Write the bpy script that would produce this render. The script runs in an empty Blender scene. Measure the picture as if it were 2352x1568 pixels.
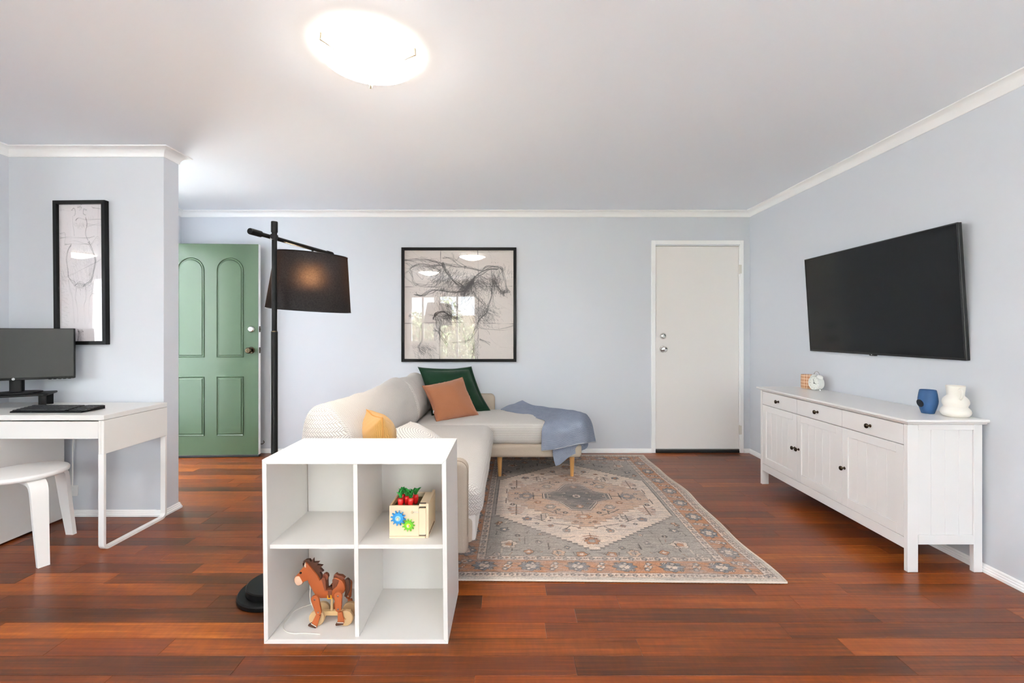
import bpy, bmesh, math, random
import numpy as np
from mathutils import Vector, Matrix, Euler, noise as mnoise

C = bpy.context.scene.collection
PI = math.pi
R = math.radians
CEIL = 2.37
BACK = 4.47            # back wall
RIGHT = 2.345          # right wall
LEFT = -3.24           # left wall of the entry and of the desk nook
NIB0, NIB1, NIBX = 2.935, 3.065, -2.241   # short partition wall beside the desk
REAR = -1.6            # wall behind the photographer, with windows
FARL = -7.3            # far side of the adjoining room

# ---------------------------------------------------------------- camera
cam_d = bpy.data.cameras.new('camera')
cam = bpy.data.objects.new('camera', cam_d)
C.objects.link(cam)
cam.location = (0, 0, 1.186)
cam.rotation_euler = (R(90), 0, 0)
cam_d.sensor_width = 36.0
cam_d.lens = 1045.0 / 2352.0 * 36.0
cam_d.shift_x = (1176 - 1174) / 2352.0
cam_d.shift_y = -(784 - 762) / 2352.0
cam_d.clip_start = 0.05
bpy.context.scene.camera = cam

# ---------------------------------------------------------------- world, daylight, exposure
wd = bpy.data.worlds.new('daylight')
bpy.context.scene.world = wd
wd.use_nodes = True
bgn = wd.node_tree.nodes['Background']
bgn.inputs['Color'].default_value = (0.82, 0.92, 1.0, 1)
bgn.inputs['Strength'].default_value = 6.5
vs = bpy.context.scene.view_settings
vs.view_transform = 'Standard'
vs.look = 'None'
vs.gamma = 1.0
vs.use_curve_mapping = False
vs.exposure = 1.0

bpy.context.scene.cycles.diffuse_bounces = 8
sun_d = bpy.data.lights.new('sun', 'SUN')
sun_d.energy = 240.0
sun_d.color = (1.0, 0.98, 0.95)
sun_d.angle = R(0.6)
sun = bpy.data.objects.new('sun', sun_d)
sun.rotation_euler = Vector((0.60, -0.10, 0.78)).to_track_quat('Z', 'Y').to_euler()
C.objects.link(sun)

# openings that daylight comes through: (name, centre, size_x, size_y, rotation)
def portal(loc, w, h, rot):
    d = bpy.data.lights.new('daylight_portal', 'AREA')
    d.shape = 'RECTANGLE'
    d.size, d.size_y = w, h
    d.cycles.is_portal = True
    o = bpy.data.objects.new('daylight_portal', d)
    o.location, o.rotation_euler = loc, rot
    C.objects.link(o)
IN_Y = (R(90), 0, R(180))     # shines towards +Y
IN_X = (R(90), 0, R(90))      # shines towards +X
WIN = {                        # x0, x1, z0, z1 on the rear wall
    'window_1': (-2.35, -1.74, 0.93, 2.03),
    'door_3': (-1.70, -0.80, 0.02, 2.05),
    'window_added': (0.60, 2.20, 0.75, 2.08),  # unseen window, added to let in more daylight
    'window_3': (-6.9, -5.0, 0.80, 2.10),
}
for k_, (a_, b_, c_, d_) in WIN.items():
    portal(((a_ + b_) / 2, REAR - 0.03, (c_ + d_) / 2), b_ - a_, d_ - c_, IN_Y)
DOOR1 = (3.30, 4.24, 2.06)     # opening of the front door in the left wall: y0, y1, height
portal((LEFT - 0.08, (DOOR1[0] + DOOR1[1]) / 2, DOOR1[2] / 2), DOOR1[1] - DOOR1[0], DOOR1[2], (R(90), 0, R(-90)))

# ---------------------------------------------------------------- helpers
def S(r, g, b):
    f = lambda c: (c / 255 / 12.92) if c / 255 <= 0.04045 else ((c / 255 + 0.055) / 1.055) ** 2.4
    return (f(r), f(g), f(b))

def at(px, py, Y):
    """world point at depth Y seen at photo pixel px, py"""
    return Vector(((px - 1174) * Y / 1045, Y, 1.186 - (py - 762) * Y / 1045))

class E:
    """shader maths written as expressions"""
    nt = None
    def __init__(s, v): s.v = v
    @staticmethod
    def op(o, *a):
        n = E.nt.nodes.new('ShaderNodeMath'); n.operation = o
        for i, x in enumerate(a):
            x = x.v if isinstance(x, E) else x
            if isinstance(x, (int, float)): n.inputs[i].default_value = x
            else: E.nt.links.new(x, n.inputs[i])
        return E(n.outputs[0])
    def __add__(s, o): return E.op('ADD', s, o)
    def __radd__(s, o): return E.op('ADD', o, s)
    def __sub__(s, o): return E.op('SUBTRACT', s, o)
    def __rsub__(s, o): return E.op('SUBTRACT', o, s)
    def __mul__(s, o): return E.op('MULTIPLY', s, o)
    def __rmul__(s, o): return E.op('MULTIPLY', o, s)
    def __truediv__(s, o): return E.op('DIVIDE', s, o)
    def floor(s): return E.op('FLOOR', s)
    def frac(s): return E.op('FRACT', s)
    def fmod(s, m): return E.op('FLOORED_MODULO', s, m)
    def sin(s): return E.op('SINE', s)
    def abs(s): return E.op('ABSOLUTE', s)
    def min(s, o): return E.op('MINIMUM', s, o)
    def max(s, o): return E.op('MAXIMUM', s, o)
    def lt(s, o): return E.op('LESS_THAN', s, o)
    def gt(s, o): return E.op('GREATER_THAN', s, o)
    def pow(s, o): return E.op('POWER', s, o)
    def clamp(s): return s.max(0.0).min(1.0)

def node(t, **kw):
    n = E.nt.nodes.new(t)
    for k, v in kw.items(): setattr(n, k, v)
    return n
def link(a, b): E.nt.links.new(a.v if isinstance(a, E) else a, b)
def xyz(sock):
    n = node('ShaderNodeSeparateXYZ'); link(sock, n.inputs[0])
    return [E(o) for o in n.outputs]
def vec(x, y, z):
    n = node('ShaderNodeCombineXYZ')
    for i, q in enumerate((x, y, z)):
        if isinstance(q, E): link(q, n.inputs[i])
        else: n.inputs[i].default_value = q
    return n.outputs[0]
def tnoise(v, scale=5, detail=3, rough=0.5):
    n = node('ShaderNodeTexNoise')
    n.inputs['Scale'].default_value = scale; n.inputs['Detail'].default_value = detail; n.inputs['Roughness'].default_value = rough
    if v is not None: link(v, n.inputs['Vector'])
    return E(n.outputs['Fac'])
def mixc(f, a, b, mode='MIX'):
    n = node('ShaderNodeMix', data_type='RGBA', blend_type=mode)
    for i, q in ((0, f), (6, a), (7, b)):
        if isinstance(q, E): link(q, n.inputs[i])
        elif isinstance(q, (int, float)): n.inputs[i].default_value = q
        elif isinstance(q, tuple): n.inputs[i].default_value = (*q[:3], 1)
        else: link(q, n.inputs[i])
    return n.outputs[2]
def ramp(f, stops):
    n = node('ShaderNodeValToRGB'); link(f, n.inputs[0])
    el = n.color_ramp.elements
    while len(el) < len(stops): el.new(0.5)
    for e, (p, c) in zip(el, stops): e.position = p; e.color = (*c, 1)
    return n.outputs[0]
def bump(h, strength=0.3, dist=0.002):
    n = node('ShaderNodeBump'); n.inputs['Strength'].default_value = strength; n.inputs['Distance'].default_value = dist
    link(h, n.inputs['Height'])
    return n.outputs[0]

def mat(name):
    m = bpy.data.materials.new(name); m.use_nodes = True
    E.nt = m.node_tree
    return m, m.node_tree.nodes['Principled BSDF']

def pbr(name, col, rough=0.5, metal=0.0, spec=0.5, coat=0.0, nscale=0, nstr=0.1, ndist=0.001, vary=0.0, sheen=0.0):
    m, b = mat(name)
    b.inputs['Base Color'].default_value = (*col, 1)
    b.inputs['Roughness'].default_value = rough
    b.inputs['Metallic'].default_value = metal
    b.inputs['Specular IOR Level'].default_value = spec
    b.inputs['Coat Weight'].default_value = coat
    b.inputs['Sheen Weight'].default_value = sheen
    if nscale or vary:
        tc = node('ShaderNodeTexCoord').outputs['Object']
        n = tnoise(tc, nscale or 8, 4)
        if nscale: link(bump(n, nstr, ndist), b.inputs['Normal'])
        if vary:
            n2 = tnoise(tc, 3.0, 3)
            link(mixc(n2, tuple(c * (1 - vary) for c in col), tuple(min(1, c * (1 + vary)) for c in col)), b.inputs['Base Color'])
    return m

def emit(name, col, s):
    m = bpy.data.materials.new(name); m.use_nodes = True
    nt = m.node_tree; nt.nodes.clear()
    e = nt.nodes.new('ShaderNodeEmission'); o = nt.nodes.new('ShaderNodeOutputMaterial')
    e.inputs[0].default_value = (*col, 1); e.inputs[1].default_value = s
    nt.links.new(e.outputs[0], o.inputs[0])
    return m

# ---- objects
def root_offset(p):
    v = Vector((0, 0, 0))
    while p is not None:
        v += p.location; p = p.parent
    return v

def make(name, bm, m, parent=None, smooth=35, world=True, origin=None, kind=None, label=None):
    """links bm as one mesh object; world=True means its coordinates are room coordinates"""
    off = Vector(origin) if origin is not None else (root_offset(parent) if world and parent is not None else None)
    if off is not None: bmesh.ops.translate(bm, vec=-off, verts=bm.verts)
    me = bpy.data.meshes.new(name)
    bm.to_mesh(me); bm.free()
    if smooth is not None:
        me.polygons.foreach_set('use_smooth', [True] * len(me.polygons))
        if smooth < 180: me.set_sharp_from_angle(angle=R(smooth))
    o = bpy.data.objects.new(name, me)
    if origin is not None: o.location = origin
    if m is not None: me.materials.append(m)
    C.objects.link(o)
    if parent is not None: o.parent = parent
    if kind: o['kind'] = kind
    if label: o['label'] = label
    return o

def thing(name, label, cat, loc, rz=0.0, group=None, rot=None):
    o = bpy.data.objects.new(name, None)
    o.empty_display_size = 0.05
    o.location = loc; o.rotation_euler = rot or (0, 0, rz)
    C.objects.link(o)
    o['label'] = label; o['category'] = cat
    if group: o['group'] = group
    return o
def tag(o, label, cat, group=None):
    o['label'] = label; o['category'] = cat
    if group: o['group'] = group
    return o

def NB(): return bmesh.new()

def box(bm, x0, x1, y0, y1, z0, z1, bev=0.0, seg=2):
    vs_ = [bm.verts.new(p) for p in ((x0, y0, z0), (x1, y0, z0), (x1, y1, z0), (x0, y1, z0), (x0, y0, z1), (x1, y0, z1), (x1, y1, z1), (x0, y1, z1))]
    fs = [bm.faces.new([vs_[i] for i in q]) for q in ((3, 2, 1, 0), (4, 5, 6, 7), (0, 1, 5, 4), (1, 2, 6, 5), (2, 3, 7, 6), (3, 0, 4, 7))]
    if bev:
        es = list({e for f in fs for e in f.edges})
        bmesh.ops.bevel(bm, geom=es, offset=bev, segments=seg, affect='EDGES', profile=0.5)
    return bm
def B(*a, **k): return box(NB(), *a, **k)

def prism(bm, pts, plane, lo, hi, bev=0.0, seg=2):
    """polygon pts in a plane ('xz' -> extruded along y, 'yz' -> along x, 'xy' -> along z)"""
    f = {'xz': lambda a, b, d: (a, d, b), 'yz': lambda a, b, d: (d, a, b), 'xy': lambda a, b, d: (a, b, d)}[plane]
    A = [bm.verts.new(f(a, b, lo)) for a, b in pts]
    D = [bm.verts.new(f(a, b, hi)) for a, b in pts]
    n = len(pts)
    fs = [bm.faces.new(A), bm.faces.new(D[::-1])]
    for i in range(n):
        fs.append(bm.faces.new((A[i], D[i], D[(i + 1) % n], A[(i + 1) % n])))
    bmesh.ops.recalc_face_normals(bm, faces=fs)
    if bev:
        es = list(set(fs[0].edges) | set(fs[1].edges))
        bmesh.ops.bevel(bm, geom=es, offset=bev, segments=seg, affect='EDGES', profile=0.5)
    return bm

def lathe(bm, prof, c=(0, 0, 0), n=32, M=None):
    """profile [(r, z)] turned about z through c"""
    rings = []
    uvl = bm.loops.layers.uv.verify()
    for r, z in prof:
        if r < 1e-6: rings.append([bm.verts.new((0, 0, z))])
        else: rings.append([bm.verts.new((r * math.cos(2 * PI * i / n), r * math.sin(2 * PI * i / n), z)) for i in range(n)])
    new = [v for q in rings for v in q]
    fs = []
    for k in range(len(rings) - 1):
        a, b = rings[k], rings[k + 1]
        for i in range(n):
            j = (i + 1) % n
            if len(a) == 1 and len(b) == 1: continue
            if len(a) == 1: f = bm.faces.new((a[0], b[j], b[i]))
            elif len(b) == 1: f = bm.faces.new((a[i], a[j], b[0]))
            else: f = bm.faces.new((a[i], a[j], b[j], b[i]))
            for l in f.loops:
                u = i if l.vert in (a[i % len(a)], b[i % len(b)]) else i + 1
                l[uvl].uv = (u / n, k if l.vert in a else k + 1)
            fs.append(f)
    bmesh.ops.recalc_face_normals(bm, faces=fs)
    T = Matrix.Translation(c) @ (M.to_4x4() if M is not None else Matrix())
    bmesh.ops.transform(bm, matrix=T, verts=new)
    return bm

def frame_at(t):
    t = t.normalized()
    a = Vector((0, 0, 1)) if abs(t.z) < 0.9 else Vector((1, 0, 0))
    x = a.cross(t).normalized()
    return x, t.cross(x).normalized()

def tube(bm, pts, r, n=10, cap=True):
    """round tube through pts; r a number or a list"""
    pts = [Vector(p) for p in pts]
    rr = r if isinstance(r, (list, tuple)) else [r] * len(pts)
    rings = []
    px = None
    for i, p in enumerate(pts):
        t = (pts[min(i + 1, len(pts) - 1)] - pts[max(i - 1, 0)]).normalized()
        if px is None: x, y = frame_at(t)
        else:
            x = (px - t * px.dot(t)).normalized(); y = t.cross(x)
        px = x
        rings.append([bm.verts.new(p + (x * math.cos(2 * PI * k / n) + y * math.sin(2 * PI * k / n)) * rr[i]) for k in range(n)])
    fs = []
    for a, b in zip(rings, rings[1:]):
        for k in range(n):
            fs.append(bm.faces.new((a[k], a[(k + 1) % n], b[(k + 1) % n], b[k])))
    if cap:
        fs.append(bm.faces.new(rings[0][::-1])); fs.append(bm.faces.new(rings[-1]))
    bmesh.ops.recalc_face_normals(bm, faces=fs)
    return bm

def smoothpath(P, k=8, closed=False):
    """Catmull-Rom through P"""
    P = [Vector(p) for p in P]
    out = []
    n = len(P)
    for i in range(n if closed else n - 1):
        g = (lambda q: P[q % n]) if closed else (lambda q: P[min(max(q, 0), n - 1)])
        a, b, c, d = g(i - 1), g(i), g(i + 1), g(i + 2)
        for j in range(k):
            t = j / k
            out.append(0.5 * ((2 * b) + (c - a) * t + (2 * a - 5 * b + 4 * c - d) * t * t + (3 * b - a - 3 * c + d) * t ** 3))
    if not closed: out.append(P[-1])
    return out

def grid(bm, P, uv=None, closed_u=False):
    """P[i][j] points -> quads; uv(i,j)"""
    uvl = bm.loops.layers.uv.verify()
    V = [[bm.verts.new(p) for p in row] for row in P]
    n, m = len(P), len(P[0])
    fs = []
    for i in range(n if closed_u else n - 1):
        for j in range(m - 1):
            ii = (i + 1) % n
            f = bm.faces.new((V[i][j], V[ii][j], V[ii][j + 1], V[i][j + 1]))
            if uv:
                for l, (a, b) in zip(f.loops, ((i, j), (i + 1, j), (i + 1, j + 1), (i, j + 1))): l[uvl].uv = uv(a, b)
            fs.append(f)
    return V, fs

def boxuv(bm, s=1.0):
    uvl = bm.loops.layers.uv.verify()
    for f in bm.faces:
        n = f.normal; a = max(range(3), key=lambda i: abs(n[i]))
        for l in f.loops:
            c = l.vert.co
            l[uvl].uv = ((c.y, c.z), (c.x, c.z), (c.x, c.y))[a]
            l[uvl].uv *= s
    return bm

def rbox(lo, hi, r, k=10, disp=None):
    """soft rounded box with a fine skin; disp(p, n) -> new p"""
    lo, hi = Vector(lo), Vector(hi)
    c, h = (lo + hi) / 2, (hi - lo) / 2
    T = [math.tan(R(a)) for a in (15, 30, 45)]
    ax = []
    for i in range(3):
        q = h[i] - r
        core = list(np.linspace(-q, q, k))
        ax.append([-(q + r * t) for t in T[::-1]] + core + [q + r * t for t in T])
    bm = NB()
    key = {}
    def vert(p):
        kk = tuple(round(x, 5) for x in p)
        if kk not in key:
            inn = Vector([min(max(p[i], -(h[i] - r)), h[i] - r) for i in range(3)])
            d = Vector(p) - inn
            nn = d.normalized()
            q = inn + nn * r
            if disp: q = disp(q, nn, h)
            key[kk] = bm.verts.new(q + c)
        return key[kk]
    for a in range(3):
        b, d = [(1, 2), (0, 2), (0, 1)][a]
        for sgn in (-1, 1):
            for i in range(len(ax[b]) - 1):
                for j in range(len(ax[d]) - 1):
                    ps = []
                    for u, w in ((i, j), (i + 1, j), (i + 1, j + 1), (i, j + 1)):
                        p = [0, 0, 0]; p[a] = sgn * h[a]; p[b] = ax[b][u]; p[d] = ax[d][w]
                        ps.append(vert(p))
                    bm.faces.new(ps)
    bmesh.ops.recalc_face_normals(bm, faces=bm.faces)
    bm.normal_update()
    return boxuv(bm)

def sweep(bm, path, prof, closed=False):
    """profile [(d, z)], d = distance from the wall to the left of travel, mitred at corners"""
    n = len(path)
    P = [Vector((p[0], p[1])) for p in path]
    rings = []
    for i in range(n):
        d0 = (P[i] - P[i - 1]).normalized() if i else None
        d1 = (P[i + 1] - P[i]).normalized() if i < n - 1 else None
        l0 = Vector((-d0.y, d0.x)) if d0 else None
        l1 = Vector((-d1.y, d1.x)) if d1 else None
        if l0 is None: m = l1
        elif l1 is None: m = l0
        else:
            m = (l0 + l1).normalized(); m = m / max(0.2, m.dot(l0))
        rings.append([bm.verts.new((P[i].x + m.x * d, P[i].y + m.y * d, z)) for d, z in prof])
    k = len(prof)
    fs = []
    for a, b in zip(rings, rings[1:]):
        for j in range(k):
            fs.append(bm.faces.new((a[j], b[j], b[(j + 1) % k], a[(j + 1) % k])))
    fs.append(bm.faces.new(rings[0])); fs.append(bm.faces.new(rings[-1][::-1]))
    bmesh.ops.recalc_face_normals(bm, faces=fs)
    return bm

def ring2(cx, cy, r, n=16, a0=0.0): return [(cx + r * math.cos(a0 + 2 * PI * i / n), cy + r * math.sin(a0 + 2 * PI * i / n)) for i in range(n)]
def rrect(x0, x1, z0, z1, r, n=5):
    out = []
    for cx, cz, a in ((x1 - r, z1 - r, 0), (x0 + r, z1 - r, 90), (x0 + r, z0 + r, 180), (x1 - r, z0 + r, 270)):
        for i in range(n + 1):
            t = R(a + 90 * i / n); out.append((cx + r * math.cos(t), cz + r * math.sin(t)))
    return out

# ================================================================ materials of the room
WALL = pbr('wall_paint', S(211, 214, 220), 0.55, spec=0.3, nscale=220, nstr=0.05, ndist=0.0006)
CEILM = pbr('ceiling_paint', S(243, 248, 253), 0.8, spec=0.2, nscale=140, nstr=0.12, ndist=0.0008)
TRIM = pbr('trim_gloss_white', S(249, 249, 248), 0.35, spec=0.4, nscale=60, nstr=0.04)
WHITE = pbr('white_lacquer', S(228, 226, 222), 0.33, spec=0.45, nscale=90, nstr=0.02)
SHELFW = pbr('white_shelf_foil', S(226, 222, 217), 0.36, spec=0.4, nscale=90, nstr=0.02)
WHITE_S = pbr('white_satin', S(232, 231, 229), 0.42, spec=0.4)
CHROME = pbr('chrome', S(215, 213, 210), 0.12, metal=1.0)
BRASS = pbr('aged_brass', S(92, 80, 62), 0.25, metal=1.0)
BLACKM = pbr('black_metal', S(10, 10, 10), 0.42, spec=0.16)
BLACKP = pbr('black_plastic', S(12, 12, 13), 0.45, spec=0.18)
RUBBER = pbr('black_rubber', S(20, 20, 21), 0.6)
GREENP = pbr('sage_green_door_paint', S(70, 91, 67), 0.27, spec=0.5, nscale=70, nstr=0.10, ndist=0.001)
CREAMD = pbr('off_white_door_paint', S(240, 236, 232), 0.4, spec=0.4, nscale=50, nstr=0.04)

def glassmat(name, ior=1.45, boost=1.0):
    m = bpy.data.materials.new(name); m.use_nodes = True
    nt = m.node_tree; nt.nodes.clear(); E.nt = nt
    t = node('ShaderNodeBsdfTransparent'); g = node('ShaderNodeBsdfGlossy'); g.inputs['Roughness'].default_value = 0.0
    ge = node('ShaderNodeNewGeometry'); dp = node('ShaderNodeVectorMath', operation='DOT_PRODUCT')
    link(ge.outputs['Incoming'], dp.inputs[0]); link(ge.outputs['Normal'], dp.inputs[1])
    f0 = ((ior - 1) / (ior + 1)) ** 2
    fr_ = (1 - E(dp.outputs['Value']).abs()).clamp().pow(5.0) * (1 - f0) + f0
    mx = node('ShaderNodeMixShader'); o = node('ShaderNodeOutputMaterial')
    link((fr_ * boost).clamp(), mx.inputs[0]); link(t.outputs[0], mx.inputs[1]); link(g.outputs[0], mx.inputs[2]); link(mx.outputs[0], o.inputs[0])
    return m
GLASS = glassmat('clear_glass')

def wood_floor():
    m, b = mat('jarrah_floorboard')
    pos = xyz(node('ShaderNodeNewGeometry').outputs['Position'])
    rnd = E(node('ShaderNodeObjectInfo').outputs['Random'])
    x, y = pos[0] + rnd * 53.0, pos[1] + rnd * 17.0
    g1 = tnoise(vec(x * 1.1, y * 34.0, rnd * 90.0), 2.2, 7, 0.68)        # long grain
    g2 = tnoise(vec(x * 0.9, y * 7.0, rnd * 40.0), 1.6, 3, 0.5)          # broad figure
    g3 = tnoise(vec(x * 60.0, y * 14.0, rnd * 10.0), 1.0, 2, 0.5)        # cross ripple
    tone = rnd * 0.52 + g2 * 0.66 + g1 * 1.25 - 0.71
    col = ramp(tone, [(0.0, S(50, 27, 15)), (0.3, S(84, 42, 17)), (0.55, S(117, 58, 19)), (0.8, S(148, 77, 24)), (1.0, S(180, 104, 38))])
    col = mixc((g3 - 0.5) * 0.5 + 0.15, col, S(92, 42, 22), 'MULTIPLY')
    hue = (rnd * 7.31).frac()
    col = mixc(hue * 0.3, col, S(128, 54, 24))
    link(col, b.inputs['Base Color'])
    link(g1 * 0.12 + 0.24, b.inputs['Roughness'])
    b.inputs['Specular IOR Level'].default_value = 0.32
    link(bump(g1, 0.06, 0.001), b.inputs['Normal'])
    return m
FLOORM = wood_floor()

# ================================================================ shell
fl = make('floor', B(FARL - .1, RIGHT + .1, REAR - .1, BACK + .1, -0.08, -0.014), pbr('subfloor', S(60, 40, 30), 0.8), kind='structure', smooth=None)
random.seed(11)
PW = 0.0955
rest = NB()
y = -1.58
cols = 0
while y < BACK - 0.01:
    y1 = min(y + PW, BACK)
    x = LEFT - 0.6 - random.random() * 0.9 if y > 2.48 else FARL
    x = max(x, LEFT + 0.0) if y > 2.48 else x
    first = True
    while x < RIGHT - 0.001:
        ln = random.choice([0.42, 0.6, 0.78, 0.95, 1.18, 1.25])
        if first: ln *= 0.3 + 0.7 * random.random(); first = False
        x1 = min(x + ln, RIGHT)
        if RIGHT - x1 < 0.12: x1 = RIGHT
        seen = y > 1.35 and x1 > -y * 1.13 - 0.05
        g = 0.0004
        if seen:
            bm = B(x + g, x1 - g, y + g, y1 - g, -0.013, 0.0, 0.0006, 1)
            make('plank', bm, FLOORM, parent=fl, smooth=None); cols += 1
        else:
            box(rest, x + g, x1 - g, y + g, y1 - g, -0.013, 0.0)
        x = x1
    y = y1
make('plank_rest', rest, FLOORM, parent=fl, smooth=None, kind='stuff')

make('ceiling', B(FARL - .1, RIGHT + .1, REAR - .1, BACK + .1, CEIL, CEIL + .1), CEILM, kind='structure', smooth=None)

def wall(name, x0, x1, y0, y1, z0=-0.013, z1=CEIL): return make(name, B(x0, x1, y0, y1, z0, z1), WALL, kind='structure', smooth=None)
# back wall, with the opening of the white door
D2 = (1.414, 2.250, 2.037)
bm = NB()
box(bm, LEFT - .1, D2[0], BACK, BACK + .1, -.013, CEIL); box(bm, D2[1], RIGHT + .1, BACK, BACK + .1, -.013, CEIL); box(bm, D2[0], D2[1], BACK, BACK + .1, D2[2], CEIL)
make('wall_back', bm, WALL, kind='structure', smooth=None)
wall('wall_right', RIGHT, RIGHT + .1, REAR, BACK)
bm = NB()
box(bm, LEFT - .1, LEFT, 2.48, DOOR1[0], -.013, CEIL); box(bm, LEFT - .1, LEFT, DOOR1[1], BACK, -.013, CEIL); box(bm, LEFT - .1, LEFT, DOOR1[0], DOOR1[1], DOOR1[2], CEIL)
make('wall_left', bm, WALL, kind='structure', smooth=None)
wall('wall_partition', LEFT, NIBX, NIB0, NIB1)
wall('wall_far_left', FARL - .1, FARL, REAR, 2.58)
wall('wall_side_room', FARL, LEFT - .1, 2.48, 2.58)
bm = NB()
xs = sorted(WIN.values())
px_ = FARL - .1
for a, b_, c, d in xs:
    box(bm, px_, a, REAR - .1, REAR, -.013, CEIL)
    if c > 0.05: box(bm, a, b_, REAR - .1, REAR, -.013, c)
    box(bm, a, b_, REAR - .1, REAR, d, CEIL)
    px_ = b_
box(bm, px_, RIGHT + .1, REAR - .1, REAR, -.013, CEIL)
make('wall_rear', bm, WALL, kind='structure', smooth=None)

# windows and the glass door behind the photographer (mirrored in the picture glass, save the added window)
def window(name, x0, x1, z0, z1, nm=1):
    f = NB(); t = .045; ya, yb = REAR - .075, REAR - .02
    box(f, x0, x0 + t, ya, yb, z0, z1); box(f, x1 - t, x1, ya, yb, z0, z1)
    box(f, x0 + t, x1 - t, ya, yb, z1 - t, z1); box(f, x0 + t, x1 - t, ya, yb, z0, z0 + t)
    for i in range(nm):
        xm = x0 + (x1 - x0) * (i + 1) / (nm + 1); box(f, xm - .02, xm + .02, ya + .005, yb - .005, z0 + t, z1 - t)
    w = make(name, f, TRIM, kind='structure', smooth=None)
    for i in range(nm + 1):
        a = x0 + (x1 - x0) * i / (nm + 1) + .02; b_ = x0 + (x1 - x0) * (i + 1) / (nm + 1) - .02
        make('pane', B(a, b_, REAR - .05, REAR - .046, z0 + .04, z1 - .04), GLASS, parent=w, smooth=None)
    return w
for k_, v_ in WIN.items(): window(k_, *v_, nm={'window_1': 1, 'door_3': 1, 'window_added': 1, 'window_3': 2}[k_])

# cornice and skirting
th = [R(a) for a in range(0, 91, 15)]
cove = [(0, CEIL - .057), (.004, CEIL - .057)] + [(.055 - .049 * math.cos(t), CEIL - .055 + .049 * math.sin(t)) for t in th] + [(.057, CEIL - .006), (.057, CEIL), (0, CEIL)]
loop = [(RIGHT, REAR), (RIGHT, BACK), (LEFT, BACK), (LEFT, NIB1), (NIBX, NIB1), (NIBX, NIB0), (LEFT, NIB0), (LEFT, 2.48)]
make('trim_1', sweep(NB(), loop, cove), TRIM, kind='structure', smooth=40)
skp = [(0, 0), (.016, 0), (.016, .013), (.012, .016), (.012, .024), (.008, .027), (.008, .034), (.004, .040), (0, .040)]
def skirt(name, path): return make(name, sweep(NB(), path, skp), TRIM, kind='structure', smooth=None)
skirt('baseboard_right', [(RIGHT, REAR), (RIGHT, BACK), (D2[1] + .032, BACK)])
skirt('baseboard_back', [(D2[0] - .038, BACK), (LEFT, BACK), (LEFT, DOOR1[1] + .06)])
skirt('baseboard_partition', [(LEFT, DOOR1[0] - .06), (LEFT, NIB1), (NIBX, NIB1), (NIBX, NIB0), (LEFT, NIB0), (LEFT, 2.48)])

# front door frame in the left wall, and the green leaf standing open
d1 = bpy.data.objects.new('door_1', None); C.objects.link(d1); d1['kind'] = 'structure'
for nm, q in (('jamb', (LEFT - .11, LEFT + .015, DOOR1[1] - .01, DOOR1[1] + .05, 0, DOOR1[2] + .05)),
              ('jamb', (LEFT - .11, LEFT + .015, DOOR1[0] - .05, DOOR1[0] + .01, 0, DOOR1[2] + .05)),
              ('head', (LEFT - .11, LEFT + .015, DOOR1[0] + .01, DOOR1[1] - .01, DOOR1[2], DOOR1[2] + .05))):
    make(nm, B(*q, .003, 1), TRIM, parent=d1, smooth=None)
d1.location = (LEFT + .012, 4.275, 0); d1.rotation_euler = (0, 0, R(2.8))
for ch in d1.children: ch.matrix_parent_inverse = (Matrix.Translation(d1.location) @ d1.rotation_euler.to_matrix().to_4x4()).inverted()
DW, DH, DT = 0.832, 2.018, 0.038
lf = make('leaf', B(0.0, DW, 0.0, DT, .022, DH, .002, 1), GREENP, parent=d1, world=False, smooth=None)
make('edge_strip', B(DW, DW + .002, .001, DT - .001, .022, DH - .001), TRIM, parent=d1, world=False, smooth=None, label='white painted edge of the door leaf')
make('draught_seal', B(.0, DW + .005, -.004, DT + .004, .002, .024, .003, 1), RUBBER, parent=d1, world=False, smooth=None, label='black seal along the foot of the door')
def arch(x0, x1, z0, z1, top, off):
    x0, x1, z0, z1 = x0 + off, x1 - off, z0 + off, z1 - off
    pts = [(x0, z0), (x1, z0)]
    if top:
        r = (x1 - x0) / 2
        pts += [((x0 + x1) / 2 + r * math.cos(PI * i / 20), z1 - r + r * math.sin(PI * i / 20)) for i in range(21)]
    else: pts += [(x1, z1), (x0, z1)]
    return pts
for (x0, x1) in ((.088, .337), (.447, .696)):
    for (z0, z1, tp) in ((.945, 1.887, True), (.205, .765, False)):
        bm = NB()
        oo, ii = arch(x0, x1, z0, z1, tp, 0), arch(x0, x1, z0, z1, tp, .011)
        A, Bq, Cq = [[bm.verts.new((p[0], yy, p[1])) for p in q] for q, yy in ((oo, 0.0), (arch(x0, x1, z0, z1, tp, .004), -.0075), (ii, -.0005))]
        for P_, Q_ in ((A, Bq), (Bq, Cq)):
            for i in range(len(P_)): bm.faces.new((P_[i], P_[(i + 1) % len(P_)], Q_[(i + 1) % len(P_)], Q_[i]))
        i2, i3 = [[bm.verts.new((p[0], yy, p[1])) for p in arch(x0, x1, z0, z1, tp, o)] for o, yy in ((.017, -.0005), (.024, -.006))]
        for P_, Q_ in ((i2, i3),):
            for i in range(len(P_)): bm.faces.new((P_[i], P_[(i + 1) % len(P_)], Q_[(i + 1) % len(P_)], Q_[i]))
        bm.faces.new(i3)
        bmesh.ops.recalc_face_normals(bm, faces=bm.faces)
        make('panel', bm, GREENP, parent=lf, world=False, smooth=None)
MY = Matrix.Rotation(R(90), 3, 'X')       # +z profile -> towards -y
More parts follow.
